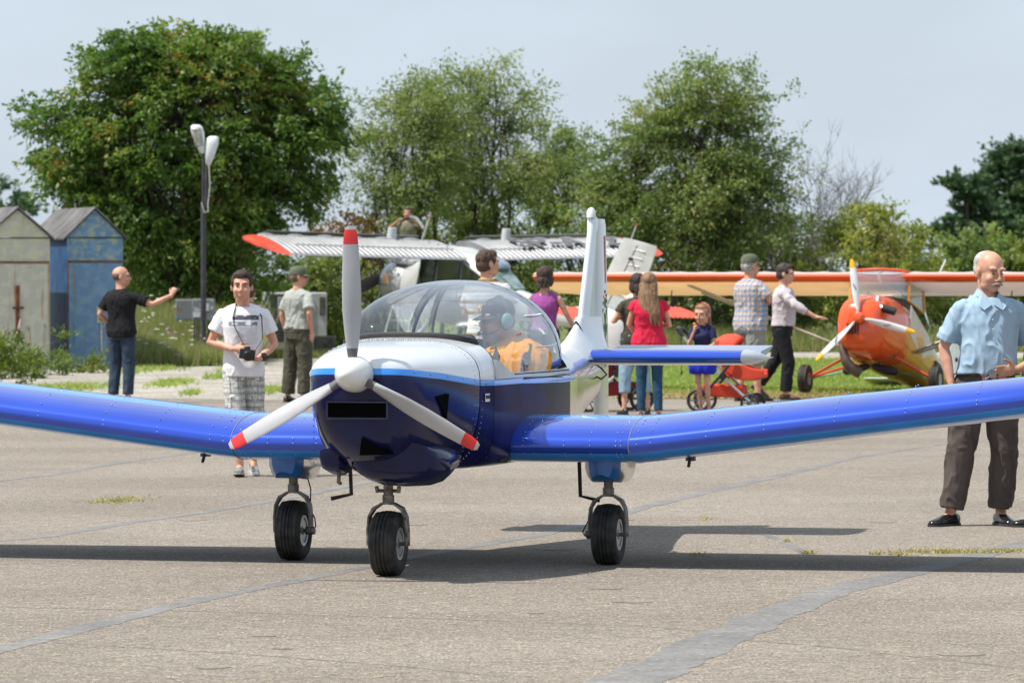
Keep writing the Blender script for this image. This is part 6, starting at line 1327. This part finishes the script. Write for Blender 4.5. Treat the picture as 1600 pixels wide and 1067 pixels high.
for i, (lb, px, py, rx, ry, D, mt, dens) in enumerate([
  ('low dark shrub mass left of the lamp post', 250, 470, 75, 95, 108, 'bush', 900), ('tall dark shrub right of the lamp post', 370, 440, 75, 110, 108, 'bush', 900),
  ('dark shrub under the left red wing tip', 470, 470, 75, 95, 110, 'bush', 900), ('brownish dry shrub above the silver wing', 555, 368, 38, 28, 112, 'brown', 900),
  ('dark shrub behind the silver airplane nose', 560, 470, 80, 90, 116, 'bush', 1000), ('shrub behind the silver airplane cabin', 690, 390, 85, 100, 119, 'bush', 1000), ('shrub between silver airplane and purple-topped woman', 810, 400, 80, 100, 119, 'bush', 1000),
  ('shrub behind the blue airplane tail fin', 920, 410, 75, 95, 117, 'elm', 1000), ('light-tipped shrub above the orange wing, left', 1020, 420, 75, 80, 113, 'elm', 1000), ('light-tipped shrub above the orange wing, right', 1115, 410, 75, 75, 113, 'elm', 1000),
  ('dark shrub behind the man in checked shirt', 1190, 440, 70, 90, 114, 'bush', 1000), ('shrub behind the reaching man', 1255, 430, 65, 85, 114, 'bush', 1000),
  ('yellow-green rounded bush right of the bare tree', 1350, 410, 62, 75, 110, 'lime', 1300), ('yellow-green bush lower right of the bare tree', 1410, 430, 45, 65, 111, 'lime', 1300), ('dark hedge bush under the orange wing', 1130, 500, 110, 45, 111, 'bush', 800), ('dark hedge bush left of the orange cowling', 1290, 500, 90, 45, 111, 'bush', 800), ('low green bush below the fuselage of the orange airplane', 1465, 500, 60, 50, 112, 'bush', 900)]):
    zb = 0
    lobes = [(px,py,rx,ry),(px-rx*.45,py-ry*.45,rx*.5,ry*.45),(px+rx*.4,py-ry*.5,rx*.45,ry*.42),(px-rx*.55,py+ry*.35,rx*.5,ry*.6),(px+rx*.55,py+ry*.35,rx*.5,ry*.6)]
    tree('shrub', lb, 'shrub', 'shrubs along the back of the airfield', D, px, lobes, mt, dens=dens, clump=.40, leaf=(.11,.055), r0=.05, trunks=[(px-rx*.4,(px-rx*.3,py-ry*.3)),(px+rx*.3,(px+rx*.3,py-ry*.4))], shell=.4, up=.3, every=2)
# upright shoots of the yellow-green bush
tree('shrub', 'thin upright leafy shoots on top of the yellow-green bush', 'shrub', 'shrubs along the back of the airfield', 109, 1400, [(1385,335,7,16),(1405,345,7,16),(1440,370,10,20),(1352,335,12,12),(1428,365,10,18)], 'lime', dens=1500, clump=.22, leaf=(.10,.05), r0=.03, up=1.2, trunks=[(1395,(1390,340))])
# bare tree
o = empty('bare_tree', (gnd(1255,112).x, 112, 0)); tag(o, 'bare grey twiggy tree rising between the green crowns', 'tree', TB)
mb = MB()
def grow(p, d, L, r, lv):
    n = 4; pts = [p]; q = p.copy(); dd = d.copy()
    for i in range(n):
        dd = (dd+Vector((random.gauss(0,.13), random.gauss(0,.13), random.gauss(.04,.08)))).normalized(); q = q+dd*L/n; pts.append(q.copy())
    mb.tube(pts, [r*(1-i/n*.55) for i in range(n+1)], 5 if lv < 3 else 3, cap=False)
    if lv < 5:
        for i in range(random.choice((3,4,4,5))):
            t = random.randint(1, n); nd = (dd*.75+Vector((random.gauss(0,.42), random.gauss(0,.35), random.gauss(.1,.3)))).normalized(); grow(pts[t], nd, L*random.uniform(.50,.78), max(.004, r*.52), lv+1)
for dx in (-.9,-.5,-.1,.25,.6,1.0,1.3): grow(Vector((dx*.5, random.uniform(-.3,.3), 1.2)), Vector((dx*.35,0,1)).normalized(), random.uniform(1.25,1.7), .030, 1)
mb.tube([(0,0,0),(0,0,1.3)], .09, 8); mb.build('branches', barkg, o, fix=False)
# far trees
FT = 'distant trees'
tree('tall_tree', 'large dark rounded tree far off at the right edge', 'tree', FT, 330, 1585, [(1592,262,30,28),(1575,310,35,40),(1610,330,50,60),(1595,385,45,40),(1650,300,55,70)], 'far', dens=420, clump=.85, leaf=(.38,.22), r0=.45, shell=.7, droop=.1, every=3)
tree('tall_tree', 'dark tree far off, left neighbour of the large one at the right edge', 'tree', FT, 325, 1510, [(1515,295,24,24),(1500,338,26,32),(1535,355,34,42),(1487,360,14,18),(1520,393,32,24)], 'far', dens=420, clump=.75, leaf=(.38,.22), r0=.4, shell=.7, droop=.1, every=3)
tree('tree', 'pale distant tree top just above the sheds at the left edge', 'tree', FT, 300, 25, [(15,308,14,14),(38,315,14,12),(0,320,20,14),(25,330,26,14)], 'far', dens=160, clump=1.0, leaf=(.4,.22), r0=.25, shell=.4, every=3)
for lb, px, py, rx, ry, mt in (('distant pale bush under the far trees, left', 1495, 410, 32, 30, 'ash'),('distant bush behind the grey-haired man', 1545, 405, 30, 30, 'elm'),('distant pale bush at the right edge', 1595, 415, 35, 25, 'lime'),('distant dark bush low between bush and far trees', 1465, 425, 22, 28, 'far'),('distant low hedge bush right of the orange airplane', 1560, 445, 80, 28, 'elm'),('distant bush behind the sheds', 60, 420, 90, 45, 'elm'),('distant bush left of the maple', 180, 410, 60, 50, 'elm')):
    tree('shrub', lb, 'shrub', 'distant bushes', 190, px, [(px,py,rx,ry),(px-rx*.5,py-ry*.3,rx*.5,ry*.6),(px+rx*.5,py-ry*.2,rx*.5,ry*.6),(px,py+ry*.8,rx,ry*.8)], mt, dens=420, clump=.7, leaf=(.25,.14), r0=.08, shell=.5, every=3)
# weeds at the sheds
for lb, px, D, w_, h_, mt in (('tall flowering weeds at the left edge in front of the pale shed', 20, 80, 60, 55, 'weed'),('dark green weed bush in front of the pale shed', 75, 83, 42, 34, 'elm'),('green weeds at the foot of the blue shed', 125, 85, 36, 24, 'weed'),('grassy weeds at the far left', -10, 76, 40, 60, 'weed')):
    g0 = 435+12606/D; tree('weed_clump', lb, 'weeds', 'weeds by the sheds', D, px, [(px,g0-h_*.5,w_,h_*.6),(px-w_*.5,g0-h_*.35,w_*.5,h_*.5),(px+w_*.5,g0-h_*.3,w_*.5,h_*.45)], mt, dens=1800, clump=.25, leaf=(.10,.03), r0=.015, up=1.2, shell=.1, droop=0, every=2)
# grass blades
def blades(name, X, Y, h, wd, mat, lean=.35, z=0., kind='stuff', k_lab=None):
    n = len(X); a = rng.random(n)*2*PI; lx = rng.normal(size=n)*lean*h; ly = rng.normal(size=n)*lean*h; cx, sx = np.cos(a)*wd/2, np.sin(a)*wd/2
    V = np.empty((n,3,3), np.float32); V[:,0] = np.stack([X-cx, Y-sx, np.full(n, z)], 1); V[:,1] = np.stack([X+cx, Y+sx, np.full(n, z)], 1); V[:,2] = np.stack([X+lx, Y+ly, h+z], 1)
    o = npmesh(name, V.reshape(-1,3), np.arange(n*3).reshape(-1,3), mat, rng.random(n), None, 3); o['kind'] = kind
    if k_lab: o['label'] = k_lab; o['category'] = 'grass'
    return o
GM = leaf_mat('meadow_blade', [(0,(.15,.22,.05)),(.5,(.25,.31,.08)),(.75,(.38,.35,.17)),(1,(.42,.33,.22))], .3, .7)
GL = leaf_mat('lawn_blade', [(0,(.17,.26,.05)),(.6,(.28,.37,.08)),(1,(.42,.42,.16))], .3, .7)
GD = leaf_mat('dry_blade', [(0,(.30,.25,.11)),(1,(.46,.38,.20))], .2, .8)
def fan(n, p0, p1, d0, d1, pw=1.):
    D = d0+(d1-d0)*rng.random(n)**pw; px = p0+(p1-p0)*rng.random(n); return (px-800)/F*D, D
X, Y = fan(60000, 150, 404, 91.3, 101); x2, y2 = fan(9000, 400, 570, 100.2, 103); X = np.append(X, x2); Y = np.append(Y, y2); hh = np.clip(np.where(X > (402-800)/F*Y, .22, .35+(Y-91.3)*.13),.2,1.15)*(.5+.65*rng.random(len(X))); tt = .5+.5*np.sin(X*1.7)*np.cos(Y*1.1+X); blades('meadow_grass', X, Y, hh*(.75+.3*tt), .025*(.6+rng.random(len(X))), GM, .22, 0, 'stuff', 'tall flowering meadow grass behind the gravel yard')
X, Y = fan(90000, 960, 1640, 68.5, 97, 1.); blades('lawn_grass', X, Y, .05+.06*rng.random(len(X)), .022+.02*rng.random(len(X)), GL, .6, .008, 'stuff', 'short mown grass behind the apron on the right')
X, Y = fan(9000, 960, 1640, 66.8, 70); blades('verge_grass', X, Y, .03+.05*rng.random(len(X)), .02, GD, .9, .010, 'stuff', 'dry straw-coloured grass along the apron edge')
X, Y = fan(14000, 960, 1640, 108, 112); blades('rough_grass', X, Y, .2+.5*rng.random(len(X)), .03, GM, .3, 0, 'stuff', 'rough grass below the hedge')
tx = []; ty = []
for px, py, wx, wy, n in ((110,607,60,2.5,900),(270,600,30,3,600),(340,590,20,2,250),(60,612,40,2,400),(300,616,14,1.5,150),(240,578,45,1.5,500),(360,580,25,1.5,200),(420,612,25,2.5,350),(200,583,25,1.5,250)):
    c = gnd(px, 12606/(py-435)); d2 = 12606/(py-wy-435)-12606/(py+wy-435); tx.append(c.x+rng.normal(size=n)*wx/F*c.y*.5); ty.append(c.y+rng.normal(size=n)*d2*.5)
X = np.concatenate(tx); Y = np.concatenate(ty); blades('yard_grass', X, Y, .03+.07*rng.random(len(X)), .025, GL, .7, .008, 'stuff', 'patches of low grass growing through the gravel')
tx = []; ty = []
for px, py, wx, wy, n in ((190,783,38,2.5,260),(150,786,18,1,60),(1262,866,14,.8,60),(1100,813,8,1,30),(1368,867,12,.8,40),(1480,864,90,1.2,420),(1570,863,40,1.,160),(1405,868,20,.8,70),(1232,848,8,1,30),(1092,869,30,.6,30)):
    c = gnd(px, 12606/(py-435)); d2 = 12606/(py-wy-435)-12606/(py+wy-435); tx.append(c.x+rng.normal(size=n)*wx/F*c.y*.5); ty.append(c.y+rng.normal(size=n)*d2*.5)
X = np.concatenate(tx); Y = np.concatenate(ty); blades('crack_weeds', X, Y, .008+.022*rng.random(len(X)), .010, leaf_mat('crack_blade', [(0,(.16,.19,.04)),(.5,(.34,.30,.10)),(1,(.50,.42,.20))], .2, .8), 1.2, .006, 'stuff', 'small weeds and dry grass in the asphalt cracks')
# straw bits strewn on the asphalt
n = 3800; D = 19+46*rng.random(n)**1.5; px = -40+1680*rng.random(n); X = (px-800)/F*D; a = rng.normal(size=n)*.5; L = .01+.035*rng.random(n)**2; w_ = .0022+.002*rng.random(n)
V = np.empty((n,4,3), np.float32); ca, sa = np.cos(a), np.sin(a)
for i, (u, v) in enumerate(((-1,-1),(1,-1),(1,1),(-1,1))): V[:,i,0] = X+u*ca*L-v*sa*w_; V[:,i,1] = D+u*sa*L+v*ca*w_; V[:,i,2] = .0095
o = npmesh('straw_bits', V.reshape(-1,3), np.arange(n*4).reshape(-1,4), leaf_mat('straw', [(0,(.42,.33,.17)),(.8,(.62,.54,.36)),(1,(.75,.72,.66))], .1, .8), rng.random(n)); o['kind'] = 'stuff'; o['label'] = 'dry straw bits strewn over the asphalt'
# white umbels over the meadow
n = 80; D = 91.5+7*rng.random(n); px = 205+195*rng.random(n); X = (px-800)/F*D; Z = np.clip(.45+(D-91.5)*.11,.3,1.2)*(.7+.5*rng.random(n)); mb = MB()
for x, y, z in zip(X, D, Z):
    R_ = random.uniform(.025,.065); mb.ball((x,y-.1,z), (R_,R_,.012), 7, 4)
o = mb.build('umbel_flowers', M('umbel_white', (.62,.62,.56), .8)); o['kind'] = 'stuff'; o['label'] = 'white umbel flowers over the meadow grass'; o['category'] = 'flowers'
n = 120; D = 91.5+6*rng.random(n); px = 220+175*rng.random(n); X = (px-800)/F*D; mb = MB()
for x, y in zip(X, D): mb.ball((x,y-.15,random.uniform(.15,.7)), (.03,.03,.02), 6, 4)
o = mb.build('pink_flowers', M('petal_pink', (.5,.30,.42), .8)); o['kind'] = 'stuff'; o['label'] = 'small pink flowers in the meadow grass'; o['category'] = 'flowers'
